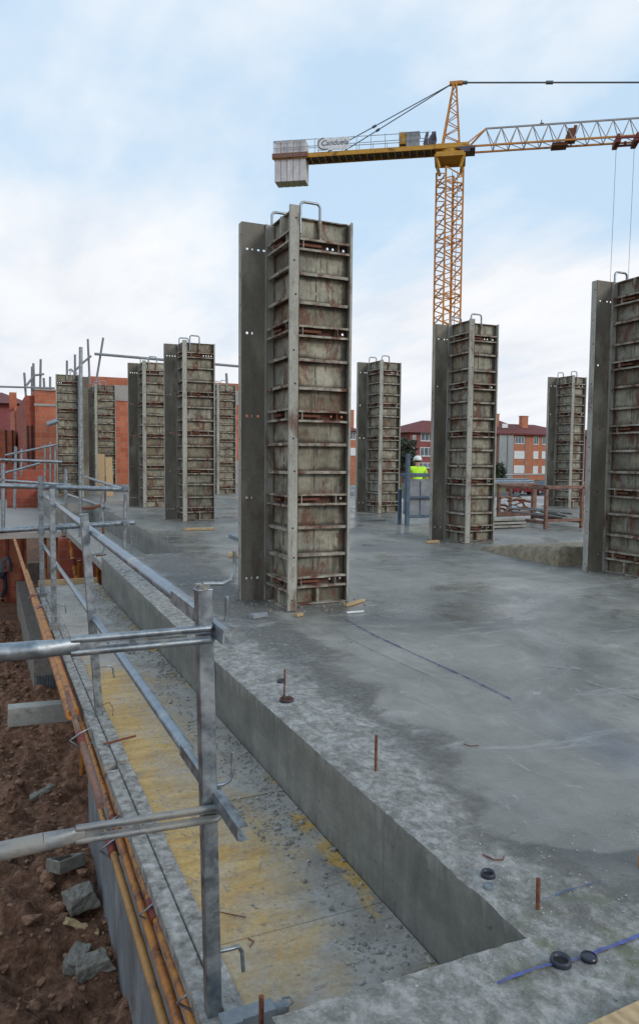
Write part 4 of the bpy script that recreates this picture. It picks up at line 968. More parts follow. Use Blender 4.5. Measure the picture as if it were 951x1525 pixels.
mb=MB(); a=P(742,626,'y',Yb+2);b_=P(772,637,'y',Yb+2); mb.add([(a.x,Yb+2,b_.z-.3),(b_.x,Yb+2,b_.z-.3),(b_.x,Yb+2,b_.z),(a.x,Yb+2,a.z)],[(0,1,2,3)]); mb.box(a.x+.8,a.x+2.2,Yb+1.9,Yb+1.99,b_.z-.1,b_.z+.7,1); mb.build('dormer',[M['plum'],M['white']],rf)
windows(t,Yb,[(766,780,650,661,False),(794,801,650,662,False),(807,814,650,662,False),(765,780,671.5,683,True),(793.5,800.5,672,683,True),(806,814,672,683,True),(764.5,780,693,704.5,True),(793,800,694,705,True),(806,813,694,705,True)])
t=empty('apartment_block',(66,Yb-6,GZ),'plum red brick apartment block with a wide dark roof behind the worker','apartment block')
Yc=Yb-14
mb=MB(); a=P(610,644,'y',Yc); b_=P(690,644,'y',Yc); zt=a.z; mb.box(a.x,b_.x,Yc,Yc+12,GZ-.2,zt); wx0,wx1=a.x,b_.x; c=P(604,655,'y',Yc+3); mb.box(c.x,wx0+.01,Yc+3,Yc+10,GZ,c.z); pt(mb.build('wall',M['facade_plum']),t)
mb=MB(); mb.add([(wx0-1.,Yc-.8,zt),(wx1+.7,Yc-.8,zt),(wx1+.7,Yc+13,zt),(wx0-1,Yc+13,zt),(wx0+6,Yc+6,zt+2.4),(wx1-3,Yc+6,zt+2.4)],[(0,1,5,4),(1,2,5),(2,3,4,5),(3,0,4),(3,2,1,0)]); pt(mb.build('roof',M['redroof']),t)
windows(t,Yc,[(614,618.5,648,657,False),(626,644,644.5,657,False),(613,618,667,679,False),(625,643.5,666,679.5,False),(622,643,689,697,False)])
t=empty('apartment_block',(50,Yb-10,GZ),'orange brick apartment block with a chimney seen right behind the tallest column form','apartment block')
Yd=100.
mb=MB(); a=P(440,640,'y',Yd); b_=P(534,640,'y',Yd); zt=a.z; mb.box(a.x,b_.x,Yd,Yd+12,GZ-.2,zt); wx0,wx1=a.x,b_.x; pt(mb.build('wall',M['facade_orange']),t)
mb=MB(); mb.add([(wx0-1.,Yd-.8,zt),(wx1+.7,Yd-.8,zt),(wx1+.7,Yd+13,zt),(wx0-1,Yd+13,zt),(wx0+6,Yd+6,zt+2.),(wx1-3,Yd+6,zt+2.)],[(0,1,5,4),(1,2,5),(2,3,4,5),(3,0,4),(3,2,1,0)]); rf=pt(mb.build('roof',M['redroof']),t)
mb=MB(); a=P(520,610,'y',Yd+4);b_=P(527,610,'y',Yd+4); mb.box(a.x,b_.x,Yd+4,Yd+5,zt,a.z); mb.build('chimney',M['facade_orange'],rf)
windows(t,Yd,[(521,529,643,655,False),(520.5,529,667,678,True)])
t=empty('apartment_block',(100,Yb-10,GZ),'red brick apartment block glimpsed between the two right-hand column forms','apartment block')
Ye=96.
mb=MB(); a=P(872,650,'y',Ye); b_=P(1000,650,'y',Ye); zt=a.z; mb.box(a.x,b_.x,Ye,Ye+3,GZ-.2,zt); wx0,wx1=a.x,b_.x; pt(mb.build('wall',M['facade_plum']),t)
mb=MB(); mb.add([(wx0-.5,Ye-.8,zt),(wx1+.7,Ye-.8,zt),(wx1+.7,Ye+3.5,zt),(wx0-.5,Ye+3.5,zt),(wx0+3,Ye+2,zt+1.6),(wx1-3,Ye+2,zt+1.6)],[(0,1,5,4),(1,2,5),(2,3,4,5),(3,0,4),(3,2,1,0)]); pt(mb.build('roof',M['redroof']),t)
windows(t,Ye,[(874,880,653,664,False),(874,880,672,684,False),(874,880,693,704,True)])
# trees
def tree(px,Y,hgt,rad,label,seed):
    random.seed(seed); p=P(px,700,'y',Y); t=empty('tree',(p.x,Y,GZ),label,'tree')
    mb=MB(); mb.tube([(0,0,0),(.1,0,hgt*.3),(0,.1,hgt*.55)],.28,8,r2=.10)
    for k in range(9):
        a=random.uniform(0,6.3); z=hgt*random.uniform(.25,.5); mb.tube([(0,0,z),(rad*.7*math.cos(a),rad*.7*math.sin(a),z+hgt*random.uniform(.15,.4))],.09,6,r2=.03)
    mb.build('trunk',M['bark'],t)
    mb=MB(); cl=[(random.gauss(0,rad*.45),random.gauss(0,rad*.45),hgt*random.uniform(.38,.98),random.uniform(.35,.8)) for _ in range(40)]
    for cx,cy,cz,cr in cl:
        for _ in range(55):
            v=Vector((random.gauss(0,1),random.gauss(0,1),random.gauss(0,1))).normalized()*cr*random.uniform(.5,1.1)
            c=Vector((cx,cy,cz))+v; a=Vector((random.uniform(-1,1),random.uniform(-1,1),random.uniform(-1,1)))*.2; b_=Vector((random.uniform(-1,1),random.uniform(-1,1),random.uniform(-1,1)))*.2
            mb.add([c-a,c+b_,c+a,c-b_],[(0,1,2,3)])
    mb.build('crown',M['leaf'],t)
tree(603,80,6.2,1.0,'dark evergreen tree between the column form and the plum coloured block',1)
tree(742,84,3.0,.55,'small dark tree beside the grey stair panel of the orange block',2)
tree(595,90,6.5,2.0,'broad dark tree partly hidden by the column form left of the worker',4)
# street strip, hedge and grass bank
mb=MB(); a=P(500,735,'z',GZ+.004); mb.add([(20,62,GZ+.006),(170,62,GZ+.006),(170,72,GZ+.006),(20,72,GZ+.006)],[(0,1,2,3)]); tag(mb.build('road',flat('asphalt',(.06,.06,.062),.8)),'grey asphalt street across the site','road',kind='structure')
# parked cars
def car(px,Y,rz,label,mat='carred'):
    p=P(px,712,'y',Y); t=empty('parked_car',(p.x,Y,GZ+.01),label,'car',rz)
    prof=[(-2.1,.35),(-2.1,.75),(-1.95,.95),(-1.3,1.0),(-.75,1.42),(.75,1.46),(1.5,1.02),(2.05,.88),(2.12,.6),(2.1,.35)]
    mb=MB()
    vs=[(x,-.85,z) for x,z in prof]+[(x,.85,z) for x,z in prof]; n=len(prof)
    vs=[(x,y*(.82 if z>1.1 else 1),z) for x,y,z in vs]
    mb.add(vs,[tuple(range(n)),tuple(range(2*n-1,n-1,-1))]+[(i,n+i,n+(i+1)%n,(i+1)%n) for i in range(n)]); mb.build('body',M[mat],t,bevel=.05)
    mb=MB()
    for s in (-1,1):
        mb.add([(-1.15,.80*s,1.0),(1.3,.80*s,1.02),(.72,.73*s,1.38),(-.72,.73*s,1.36)],[(0,1,2,3) if s<0 else (3,2,1,0)])
    mb.v=[(x,y*1.03,z) for x,y,z in mb.v]; mb.build('window',M['glass'],t)
    for x in (-1.3,1.35):
        for s in (-1,1):
            mb=MB(); mb.tube([(x,.72*s,.32),(x,.90*s,.32)],.32,16); w=mb.build('wheel',M['tyre'],t)
            mb=MB(); mb.tube([(x,.90*s,.32),(x,.91*s,.32)],.19,12); mb.build('rim',M['galv'],w)
    return t
car(782,66,.1,'dark red car parked in front of the orange apartment block')
car(870,63,.1,'dark red car glimpsed between the right-hand column forms')
car(529,58,.3,'small grey car seen right of the tallest column form','greypanel')
car(811,68,.1,'bluish grey car next to the red one, behind the distant column form','blue_steel')
# red tarp / awning behind cars
# street lamps
tube_thing('fence_rail',[P(752,707,'y',40),P(830,706,'y',40)],.05,'galv','pale horizontal barrier rail in front of the parked cars','barrier')
# ------------------------------------------------------------------ stored material on the slab
# blue rack with grey panels, worker behind
q0=PS(604.5,783); Yr=q0.y
t=empty('panel_rack',(q0.x,q0.y,q0.z),'dark blue steel rack holding grey panels in front of the worker','rack')
Wd=1.25; zs=slabz(0,Yr)
mb=MB(); hp=P(606,676,'y',Yr).z-q0.z
mb.box(0,.06,0,.06,0,hp); mb.box(Wd,Wd+.06,0,.06,0,hp*.78); mb.box(.0,.05,.24,.29,0,hp*.5); mb.box(Wd,Wd+.06,.24,.29,0,hp*.6)
ztop=P(625,705,'y',Yr).z-q0.z; mb.box(.061,Wd-.001,.005,.055,ztop-.06,ztop); mb.box(.061,Wd-.001,.005,.055,.12,.17); mb.box(.01,.05,.061,.239,ztop-.06,ztop-.01); mb.box(.061,Wd-.001,.005,.055,ztop*.52,ztop*.52+.035); mb.box(.061,Wd-.001,.245,.285,ztop-.06,ztop)
mb.build('frame',M['blue_steel'],t,bevel=.004)
mb=MB()
for k in range(5):
    mb.box(.07,Wd-.01,.08+k*.032,.106+k*.032,.17,ztop-.10-.02*(k%2))
for x in (.30,.62,.94): mb.box(x,x+.03,.06,.079,.18,ztop-.13)
mb.build('grey_panels',M['greypanel'],t,bevel=.004)
# rusty stacking rack
t=empty('storage_rack',(0,0,0),'rusty brown stacking rack in front of the distant right column form','rack')
base=PS(811,788); t.location=base
yR=base.y; xw=P(868,788,'y',yR).x-base.x; hz=P(811,726,'y',yR).z-base.z; dp=1.2
mb=MB(); w=.05
for x in (0,xw-w):
    for y in (0,dp): mb.box(x,x+w,y,y+w,0,hz)
mb.bar((-.0,.025,hz),(xw,.025,hz),w); mb.bar((0,dp+.025,hz),(xw,dp+.025,hz),w); 
for x in (w/2,xw-w/2): mb.bar((x,w,.10),(x,dp,.10),w); mb.bar((x,w,hz-.02),(x,dp,hz-.02),w*.8)
mb.bar((w,.025,.13),(xw-w,.025,.13),w*.8); mb.bar((w,dp+.025,.13),(xw-w,dp+.025,.13),w*.8)
mb.build('frame',M['rust_frame'],t,bevel=.004)
mb=MB(); random.seed(5)
for k in range(9): 
    x=random.uniform(.06,xw-.1); mb.tube([(x,.1,.16+k*.015),(x+random.uniform(-.15,.2),dp*.8,.18+k*.012)],.016,6)
o=mb.build('loose_clamps',M['galv_dirty'],t)
# second rack behind with long bars
base2=PS(797,773); t=empty('storage_rack',base2,'second rusty rack left of the first, its long bars reaching behind the mast column','rack')
hz2=P(797,722,'y',base2.y).z-base2.z; xl=P(742,722,'y',base2.y).x-base2.x
mb=MB()
for x in (-.04,xl):
    for y in (0,.7): mb.box(x,x+.05,y,y+.05,0,hz2)
mb.bar((xl,.02,hz2),(.0,.02,hz2),.05); mb.bar((xl,.02,.12),(0,.02,.12),.06); mb.bar((-.02,0,hz2),(-.02,.75,hz2),.05)
mb.build('frame',M['rust_frame'],t,bevel=.004)
for k in range(7):
    z=hz2+.03+.035*(k//3); y=base2.y+.06+.09*(k%3)+.03*(k//3)
    tube_thing('steel_tube',[(base2.x+xl-.25-.1*(k%2),y,base2.z+z),(base2.x-.1+.12*(k%3),y,base2.z+z)],.019,'galv_blue' if k%2 else 'crane_grey','grey steel tube lying on top of the rusty rack','tube',8,group='grey tubes piled on the rusty rack')
random.seed(9)
for k in range(16):
    px=random.uniform(738,776); py=random.uniform(735,764); Y=base2.y+random.uniform(-.5,.3)
    a=P(px,py,'y',Y); d=Vector((random.uniform(.15,.45),random.uniform(-.1,.1),random.uniform(-.10,.06))); a.z=max(a.z,.14); b_=a+d; b_.z=max(b_.z,.11)
    tube_thing('steel_clamp',[a,(a+b_)/2+Vector((0,0,.03)),b_],random.choice([.012,.018,.022]),random.choice(['rebar','blue_steel','galv','rust_frame']),'steel clamp or bar in the tangled heap right of the mast column','clamp',6,group='tangled clamps right of the mast column')
for k,(py,l) in enumerate(((784,'lowest'),(777,'middle'),(770,'top'))):
    a=PS(735,786); b_=PS(769,784); z=.03+k*.055
    mb=MB(); mb.bar(Vector((-.5,0,z)),Vector(((b_-a).x-.02*k,0,z)),.35,.035); 
    if k==0: mb.bar((-.3,-.1,-.0),(-.2,-.1,0),.06,.03)
    o=mb.build('shuttering_sheet',M['oldwood'],bevel=.003); o.location=a; tag(o,l+' of the pale timber panels stacked right of the mast column','panel')
# boards and offcuts far on the slab
wedge('timber_board',(545,776),(572,775),.1,.03,M['oldwood'],'flat grey board lying at the foot of the column form left of the worker','board')
# ------------------------------------------------------------------ people
def skinbody(name,verts,edges,radii,mat,parent,root=0,sub=2):
    me=bpy.data.meshes.new(name); me.from_pydata(verts,edges,[]); me.materials.append(mat)
    o=bpy.data.objects.new(name,me); COL.objects.link(o); o.parent=parent
    m=o.modifiers.new('skin','SKIN'); m.use_smooth_shade=True
    if not me.skin_vertices: me.attributes.new('skin','FLOAT_VECTOR','POINT') if False else None
    sv=me.skin_vertices
    if len(sv)==0:
        bpy.context.view_layer.objects.active=o
    sv=me.skin_vertices[0].data
    for i,r in enumerate(radii): sv[i].radius=(r,r) if not isinstance(r,tuple) else r; sv[i].use_root=(i==root)
    s=o.modifiers.new('sub','SUBSURF'); s.levels=sub; s.render_levels=sub
    return o
def person(label,loc,rz,J,top,bottom,hair,helmet=None,boots='tyre'):
    """J: joint positions, metres, facing +y, feet at z=0"""
    t=empty('person',loc,label,'person',rz)
    def side(n): return [J[n+'_l'],J[n+'_r']]
    # body: one continuous skin figure
    names=['pelvis','waist','chest','neck','head0','head1']
    rad={'pelvis':.13,'waist':.12,'chest':.145,'neck':.055,'head0':.085,'head1':.08,'sh':.06,'el':.042,'wr':.030,'hand':.035,'hip':.085,'kn':.058,'an':.04,'toe':.035}
    V=[J[n] for n in names]; Rr=[rad[n] for n in names]; E_=[(0,1),(1,2),(2,3),(3,4),(4,5)]
    idx={}
    for s in 'lr':
        prev=2
        for n in ('sh','el','wr','hand'): V.append(J[n+'_'+s]);Rr.append(rad[n]);idx[n+s]=len(V)-1;E_.append((prev,len(V)-1));prev=len(V)-1
        # fingers: five short tapering chains rooted inside the palm
        h=Vector(J['hand_'+s]); d=(h-Vector(J['wr_'+s])).normalized(); ax=Vector((0,1,0)); sd=d.cross(Vector((1,0,0))).normalized()
        for k in range(5):
            o_=(k-2)*.018; L=[.05,.075,.085,.078,.06][k]
            V.append(h+sd*o_+d*.03); Rr.append(.010); E_.append((prev,len(V)-1))
            V.append(h+sd*(o_*(1.5 if k==0 else 1.1))+d*(.03+L*.9)+Vector((0,0,.0))); Rr.append(.008); E_.append((len(V)-2,len(V)-1))
        prev=0
        for n in ('hip','kn','an','toe'): V.append(J[n+'_'+s]);Rr.append(rad[n]);E_.append((prev,len(V)-1));prev=len(V)-1
    skinbody('body',V,E_,Rr,M['skin'],t)
    # clothing chains a little wider than the body
    V=[J['waist'],J['chest'],tuple(Vector(J['chest']).lerp(Vector(J['neck']),.6)),J['pelvis']];E_=[(0,1),(1,2),(3,0)];Rr=[.145,.175,.085,.155]
    for s in 'lr':
        prev=1
        for n,r in (('sh',.082),('el',.062),('wr',.046)): V.append(J[n+'_'+s]);Rr.append(r);E_.append((prev,len(V)-1));prev=len(V)-1
    skinbody('jacket',V,E_,Rr,M[top],t)
    V=[J['pelvis']];E_=[];Rr=[.148]
    for s in 'lr':
        prev=0
        for n,r in (('hip',.10),('kn',.078),('an',.058)): V.append(J[n+'_'+s]);Rr.append(r);E_.append((prev,len(V)-1));prev=len(V)-1
    skinbody('trousers',V,E_,Rr,M[bottom],t)
    for s in 'lr': skinbody('boot',[tuple(Vector(J['an_'+s])+Vector((0,-.04,-.02))),tuple(Vector(J['toe_'+s])+Vector((0,.02,0)))],[(0,1)],[.055,.048],M[boots],t,sub=1)
    h=Vector(J['head1']); 
    # hair cap, ears, nose
    mb=MB()
    def ball(mb,c,rx,ry,rz_,zmin=-1,n=16,m=10):
        c=Vector(c); vs=[];rows=m+1
        for i in range(rows):
            ph=-PI/2+PI*i/m; 
            for j in range(n):
                th=2*PI*j/n; z=max(math.sin(ph),zmin); vs.append(c+Vector((rx*math.cos(ph)*math.cos(th),ry*math.cos(ph)*math.sin(th),rz_*z)))
        mb.add(vs,[(i*n+j,i*n+(j+1)%n,(i+1)*n+(j+1)%n,(i+1)*n+j) for i in range(m) for j in range(n)],0,True)
    ball(mb,h+Vector((0,-.018,.012)),.092,.098,.098); mb.build('hair',M[hair],t)
    mb=MB(); 
    for sx in (-1,1): ball(mb,h+Vector((.088*sx,.01,-.05)),.012,.02,.03,n=8,m=6)
    ball(mb,h+Vector((0,.105,-.055)),.012,.018,.02,n=8,m=6); mb.build('face_features',M['skin'],t)
    if helmet:
        mb=MB(); ball(mb,h+Vector((0,0,.035)),.125,.145,.115,zmin=-.15); 
        n=20; r0=[(.128*math.cos(2*PI*j/n),.15*math.sin(2*PI*j/n),.018) for j in range(n)]; r1=[(x*1.12,y*(1.12 if y<0 else 1.3),.010) for x,y,z in r0]
        mb.add([tuple(h+Vector(p)) for p in r0+r1],[(j,(j+1)%n,n+(j+1)%n,n+j) for j in range(n)]); mb.build('helmet',M[helmet],t)
    return t
# worker in hi-vis, back to the camera, bending forward over his work
J=dict(pelvis=(0,-.05,.92),waist=(0,.02,1.08),chest=(0,.12,1.30),neck=(0,.20,1.47),head0=(0,.24,1.54),head1=(0,.27,1.63),
 sh_l=(-.19,.13,1.39),el_l=(-.26,.25,1.14),wr_l=(-.20,.45,1.02),hand_l=(-.18,.50,1.0),sh_r=(.19,.13,1.39),el_r=(.27,.25,1.14),wr_r=(.2,.45,1.02),hand_r=(.18,.5,1.0),
 hip_l=(-.1,-.04,.86),kn_l=(-.12,.04,.48),an_l=(-.12,-.02,.09),toe_l=(-.13,.14,.045),hip_r=(.1,-.04,.86),kn_r=(.12,.04,.48),an_r=(.12,-.02,.09),toe_r=(.13,.14,.045))
qp=P(622,690,'y',18.6)
person('worker seen from behind in a bright yellow-green jacket and white helmet behind the blue rack',(qp.x,qp.y,qp.z-1.55),-.5,J,'hivis','trousers','hair','helmet')
mb=MB(); mb.box(qp.x-2,8.99,17.5,22,qp.z-1.75,qp.z-1.56) if False else None
WZ=qp.z-1.55
# walking man seen from behind on the earth
J2=dict(pelvis=(0,0,.95),waist=(0,.01,1.10),chest=(0,.03,1.33),neck=(0,.05,1.50),head0=(0,.07,1.57),head1=(0,.08,1.66),
 sh_l=(-.19,.03,1.42),el_l=(-.25,-.04,1.16),wr_l=(-.22,.12,.96),hand_l=(-.22,.17,.91),sh_r=(.19,.03,1.42),el_r=(.26,-.02,1.16),wr_r=(.25,.10,.95),hand_r=(.25,.14,.88),
 hip_l=(-.09,.0,.88),kn_l=(-.10,.20,.53),an_l=(-.10,.22,.10),toe_l=(-.10,.37,.045),hip_r=(.1,.0,.88),kn_r=(.12,-.02,.48),an_r=(.13,-.28,.14),toe_r=(.14,-.18,.05))
qp2=P(7,893,'z',-3.5); zz=ground_h(qp2.x,qp2.y); 
person('person in grey sweater and dark trousers walking away on the earth at the left edge',(qp2.x-.04,qp2.y,zz-.01),-.6,J2,'sweater','trousers','hair')
# ------------------------------------------------------------------ tower crane
cb=P(670,222,'z',22.9)
ang=math.atan2(38.524-52.593,40.415-19.867)
cr=empty('tower_crane',(cb.x,cb.y,GZ),'tall yellow tower crane with a lettered sign on its counter jib, behind the column forms','crane',ang)
B0=22.9-GZ     # boom level above crane base
def lattice_tower(mb,s,z0,z1,rot,bay,rc,rd):
    c=[(s/2*a,s/2*b) for a,b in ((-1,-1),(1,-1),(1,1),(-1,1))]
    ca,sa=math.cos(rot),math.sin(rot); c=[(x*ca-y*sa,x*sa+y*ca) for x,y in c]
    for x,y in c: mb.bar((x,y,z0),(x,y,z1),rc)
    n=round((z1-z0)/bay); h=(z1-z0)/n
    for i in range(n):
        a=z0+i*h
        for k in range(4):
            p,q=c[k],c[(k+1)%4]
            mb.bar((*p,a),(*q,a+h*.5),rd); mb.bar((*q,a+h*.5),(*p,a+h),rd)
            if i%4==0: mb.bar((*p,a),(*q,a),rd)
mb=MB(); lattice_tower(mb,1.36,0,B0-1.5,R_(30),.95,.13,.065)
mb.build('mast',M['crane_orange'],cr)
mb=MB(); mb.bar((.18,.1,0),(.18,.1,B0-1.5),.05); mb.bar((.52,.1,0),(.52,.1,B0-1.5),.05)
for k in range(70): mb.bar((.18,.1,.3*k+1),(.52,.1,.3*k+1),.03)
mb.build('ladder',M['crane_orange'],cr)
mb=MB() # tapering collar and slewing ring
zc=B0-1.5
for s0,z0,s1,z1 in ((.72,zc,.95,zc+.75),(.95,zc+.752,.95,zc+1.0)):
    vs=[(a*s0,b*s0,z0) for a,b in ((-1,-1),(1,-1),(1,1),(-1,1))]+[(a*s1,b*s1,z1) for a,b in ((-1,-1),(1,-1),(1,1),(-1,1))]
    if z0==zc:
        for k in range(4):
            p,q=vs[k],vs[(k+1)%4]; P_,Q_=vs[4+k],vs[4+(k+1)%4]
            mb.bar(p,P_,.16); mb.bar(P_,Q_,.22)
            m_=[(p[i]+q[i])/2 for i in range(3)]; M_=[(P_[i]+Q_[i])/2 for i in range(3)]
            mb.bar(P_,m_,.10) if k%2 else None
    else: mb.add(vs,[(0,3,2,1),(4,5,6,7),(0,1,5,4),(1,2,6,5),(2,3,7,6),(3,0,4,7)])
mb.tube([(0,0,zc+1.0),(0,0,zc+1.5)],.75,20); mb.box(-1.05,1.3,-.75,.75,zc+1.3,zc+1.62); mb.box(.5,1.7,-.85,.6,zc+1.15,zc+1.3,1); mb.box(.7,1.35,-.86,-.2,zc+.95,zc+1.28,1)
mb.build('slewing_ring',[M['crane_yellow'],M['crane_dark']],cr)
# apex
mb=MB(); za=B0+.2; zt=P(674,126,'z',22.9); ZT=B0+4.35
ap=[(-.55,-.5),(.62,-.5),(.62,.5),(-.55,.5)]; tp=[(.13,-.12),(.32,-.12),(.32,.12),(.13,.12)]
for (x,y),(X,Y) in zip(ap,tp): mb.bar((x,y,za),(X,Y,ZT),.12)
n=9
for k in range(4):
    for i in range(n):
        f0,f1=i/n,(i+1)/n; A=lambda c,d,f:(c[0]+(d[0]-c[0])*f,c[1]+(d[1]-c[1])*f,za+(ZT-za)*f)
        k2=(k+1)%4; a,b_=(A(ap[k],tp[k],f0),A(ap[k2],tp[k2],f1)) if i%2 else (A(ap[k2],tp[k2],f0),A(ap[k],tp[k],f1)); mb.bar(a,b_,.045)
mb.box(-.15,.75,-.16,.16,ZT-.05,ZT+.16); mb.build('apex_tower',M['crane_orange'],cr)
# counter jib
JL=-12.6
mb=MB()
for y in (-.65,.65): mb.bar((JL,y,B0-.05),(-.9,y,B0-.05),.10,.30)
for i in range(24):
    x=JL+.3+i*.5
    mb.bar((x,-.6,B0-.22),(x,.6,B0-.22),.06)
mb.box(JL,-.9,-.6,.6,B0-.08,B0-.04,1)
for i in range(12): x=JL+.3+i*.97; mb.bar((x,-.6,B0-.20),(x+.97,.6,B0-.20),.05,mi=1)
mb.build('counter_jib',[M['crane_yellow'],M['crane_dark']],cr)
mb=MB()
for y in (-.72,.72):
    for z in (.55,1.05): mb.bar((JL+.1,y,B0+z),(-1.4,y,B0+z-(.1 if z>1 else 0)),.035)
    for i in range(12): x=JL+.1+i*1.0; mb.bar((x,y,B0+.1),(x,y,B0+1.05),.04)
mb.bar((JL+.1,-.72,B0+1.05),(JL+.1,.72,B0+1.05),.035)
mb.build('guard_rail',M['galv'],cr)
random.seed(4)
for i in range(5):
    x=JL+.14+i*.46; mb=MB(); mb.box(x,x+.43,-.60,.60,B0-1.75,B0+1.15+random.uniform(-.05,.05)); mb.build('counterweight',M['ballast'],cr,bevel=.03)
mb=MB(); mb.box(JL,JL+2.6,-.80,-.66,B0-.15,B0+.17); mb.box(JL,JL+2.6,.66,.80,B0-.15,B0+.17); mb.build('counterweight_beam',M['rust_frame'],cr)
mb=MB(); sx0,sx1=JL+3.3,JL+5.6; mb.box(sx0,sx1,-.80,-.75,B0+.16,B0+1.0); sg=mb.build('sign_board',M['white'],cr)
cu=bpy.data.curves.new('sign_lettering','FONT'); cu.body='Canduela'; cu.size=.52; cu.align_x='CENTER'; cu.align_y='CENTER'; cu.shear=.25; cu.offset=.004
to=bpy.data.objects.new('tmp',cu); COL.objects.link(to); bpy.context.view_layer.update()
me=bpy.data.meshes.new_from_object(to.evaluated_get(bpy.context.evaluated_depsgraph_get())); COL.objects.unlink(to); bpy.data.objects.remove(to)
me.materials.clear(); me.materials.append(M['ink'])
lo=bpy.data.objects.new('lettering',me); COL.objects.link(lo); lo.parent=sg; lo.location=((sx0+sx1)/2+.08,-.806,B0+.64); lo.rotation_euler=(PI/2,0,0)
mb=MB(); pts=[(sx0+.95-.85*math.cos(a)*1.0,-.806,B0+.60+.36*math.sin(a)) for a in [R_(x) for x in range(35,-100,-9)]]
pts=[(sx0+.55+.5*math.cos(R_(a)),-.807,B0+.62+.40*math.sin(R_(a))) for a in range(100,300,14)]; mb.tube(pts,.03,6); mb.build('swoosh',M['ink'],sg)
mb=MB(); mb.box(-3.55,-3.05,-.55,.3,B0+.35,B0+1.15); mb.build('orange_cabinet',M['crane_yellow'],cr)
mb=MB(); mb.box(-3.04,-2.15,-.6,.4,B0+.0,B0+1.05); mb.box(-3.1,-2.1,-.65,.45,B0+1.052,B0+1.1); mb.build('control_cabinet',M['skipgrey'],cr,bevel=.02)
mb=MB(); mb.tube([(-1.55,-.4,B0+.35),(-1.55,.4,B0+.35)],.32,16); mb.tube([(-1.2,-.3,B0+.75),(-1.2,.3,B0+.75)],.25,12); mb.box(-1.75,-1.0,-.35,.35,B0,B0+.3); mb.bar((-1.75,-.1,B0+.6),(-1.6,-.1,B0+1.2),.18); mb.box(-1.3,-1.0,-.3,.3,B0+.3,B0+1.15); mb.build('hoist_winch',M['crane_dark'],cr)
# pendant bars
mb=MB(); top=(.1,-.1,ZT+.03)
for y,xe,mid in ((-.5,JL+3.9,.47),(.5,JL+4.2,.50)):
    e=(xe,y,B0+.1); mb.tube([top,e],.035,6); 
    m1=Vector(top).lerp(Vector(e),.60); m2=Vector(top).lerp(Vector(e),.63); mb.tube([m1,m2],.09,6)
mb.tube([(.6,0,ZT+.08),(40,0,B0+1.35)],.055,6); e0=Vector((.6,0,ZT+.08)); e1=Vector((40,0,B0+1.35))
for f in (.0,.145,.33,.52): mb.tube([e0.lerp(e1,f),e0.lerp(e1,f+.012)],.12,6)
mb.build('pendant_bar',M['cable'],cr)
# jib
mb=MB(); ml=MB(); x0,x1=1.3,40.
yc=.55; ht=1.22
for y in (-yc,yc): mb.bar((x0-.3,y,B0-.12),(x1,y,B0-.12),.11)
ml.bar((2.4,0,B0+ht),(x1,0,B0+ht),.10)
for y in (-yc,yc): mb.bar((x0-.3,y,B0),(2.4,0,B0+ht),.09)
n=36; s=(x1-2.4)/n
for i in range(n):
    x=2.4+i*s
    for y in (-yc,yc):
        ml.bar((x,0,B0+ht),(x+s/2,y,B0-.1),.045); ml.bar((x+s/2,y,B0-.1),(x+s,0,B0+ht),.045)
    ml.bar((x+s/2,-yc,B0-.1),(x+s/2,yc,B0-.1),.045); ml.bar((x+s/2,-yc,B0-.12),(x+s*1.5,yc,B0-.12),.04)
mb.build('jib',M['crane_orange'],cr); ml.build('jib_lattice',M['crane_light'],cr)
mb=MB(); mb.bar((6.1,0,B0+ht),(6.1,0,B0+ht+.32),.06); mb.box(6.0,6.25,-.08,.08,B0+ht+.05,B0+ht+.10); mb.build('wind_sensor',M['crane_dark'],cr)
mb=MB(); mb.tube([(8.0,-.3,B0+.25),(8.0,.3,B0+.25)],.30,14); mb.box(7.7,8.35,-.35,.35,B0-.05,B0+.18); mb.bar((8.2,0,B0+.3),(8.35,0,B0+1.0),.22); mb.box(7.85,8.3,-.2,.2,B0+.4,B0+.8); mb.box(6.8,7.8,-.45,.45,B0-.38,B0-.18)
mb.build('trolley_winch',M['rebar'],cr)
mb=MB()
for x in (11.0,12.2):
    mb.box(x-.16,x+.16,-.7,.7,B0-.50,B0-.22); mb.tube([(x,-.75,B0-.1),(x,.75,B0-.1)],.12,8)
mb.bar((10.9,-.68,B0-.25),(12.3,-.68,B0-.25),.12); mb.bar((10.9,.68,B0-.25),(12.3,.68,B0-.25),.12); mb.box(11.5,11.62,-.1,.1,B0-.55,B0-.25)
mb.build('trolley',M['maroon'],cr)
mb=MB()
for x in (11.0,12.15): mb.tube([(x,0,B0-.4),(x-.15,0,8)],.014,5)
mb.box(10.7,12.2,-.2,.2,7.6,8.0); mb.tube([(11.4,0,7.6),(11.4,0,7.2)],.06,6); mb.build('hoist_rope',M['cable'],cr)
# ------------------------------------------------------------------ light and sky
SE,SAZ=R_(24),R_(150)     # elevation; azimuth clockwise from +Y
sun=bpy.data.lights.new('sun','SUN'); sun.energy=1.1; sun.angle=R_(14); sun.color=(1,.93,.84)
so=bpy.data.objects.new('sun',sun); COL.objects.link(so)
d=Vector((math.sin(SAZ)*math.cos(SE),math.cos(SAZ)*math.cos(SE),math.sin(SE)))
so.rotation_euler=d.to_track_quat('Z','Y').to_euler()
w=bpy.data.worlds.new('World'); scn.world=w; w.use_nodes=True; nt=w.node_tree; n=N(nt)
bg=nt.nodes['Background']
sky=n('TexSky',sky_type='NISHITA'); sky.sun_disc=False; sky.sun_elevation=SE; sky.sun_rotation=SAZ; sky.air_density=1.; sky.dust_density=1.5; sky.ozone_density=1.5
tc=n('TexCoord'); sp_=n('SeparateXYZ',ins={0:tc.outputs['Generated']}); Z=sp_.outputs[2]
den=n.math('ADD',n.math('MAXIMUM',Z,0.),.16)
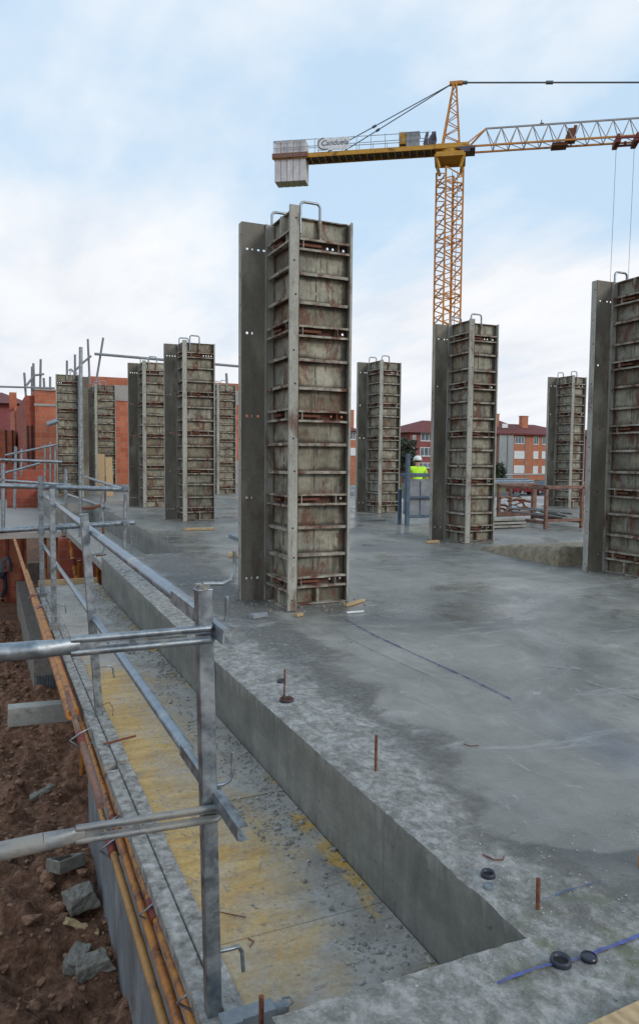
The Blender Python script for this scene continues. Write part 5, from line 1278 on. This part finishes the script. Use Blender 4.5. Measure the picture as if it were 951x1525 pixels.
px_=n.math('DIVIDE',sp_.outputs[0],den); py_=n.math('DIVIDE',sp_.outputs[1],den)
cv=n('CombineXYZ',ins={0:px_,1:py_,2:0.}).outputs[0]
mp=n('Mapping',ins={'Vector':cv,'Scale':(.8,.62,1),'Rotation':(0,0,-.42),'Location':(3.4,2.1,0)}).outputs[0]
c1=n.noise(mp,1.15,8,.55,.25)
mp2=n('Mapping',ins={'Vector':cv,'Scale':(1.2,.5,1),'Rotation':(0,0,.5),'Location':(7.3,2.,0)}).outputs[0]
c2=n.noise(mp2,2.4,7,.54,.2)
low=n.ramp(Z,[(.0,.30),(.12,.26),(.24,.15),(.33,.0),(.5,.0)])
cc=n.math('ADD',n.math('ADD',n.math('MULTIPLY',c1,.7),n.math('MULTIPLY',c2,.3)),low)
mask=n.ramp(cc,[(.47,.05),(.57,.55),(.68,1.)])
shade=n.ramp(n.math('ADD',n.math('MULTIPLY',c2,.75),n.math('MULTIPLY',Z,.35)),[(.26,(7.9,8.2,8.9)),(.42,(9.0,9.25,9.7)),(.58,(9.8,9.95,10.2))])
skyc=n.mix(1.,sky.outputs[0],(1.5,1.45,1.35),'MULTIPLY')
base=n.mix(.85,skyc,(6.0,8.1,10.2))
colr=n.mix(mask,base,(1,1,1)); 
nt.links.new(shade,colr.node.inputs[7])
nt.links.new(colr,bg.inputs['Color']); bg.inputs['Strength'].default_value=.1
# ------------------------------------------------------------------ camera
cd=bpy.data.cameras.new('camera'); co=bpy.data.objects.new('camera',cd); COL.objects.link(co)
cd.sensor_fit='VERTICAL'; cd.sensor_height=36; cd.sensor_width=36*951/1525; cd.lens=F/1525*36
cd.clip_start=.05; cd.clip_end=9000
mt=Matrix((( RT.x,UP.x,-FW.x,EYE.x),(RT.y,UP.y,-FW.y,EYE.y),(RT.z,UP.z,-FW.z,EYE.z),(0,0,0,1)))
co.matrix_world=mt; scn.camera=co
scn.view_settings.view_transform='Standard'; scn.view_settings.look='None'; scn.view_settings.exposure=0; scn.view_settings.gamma=1
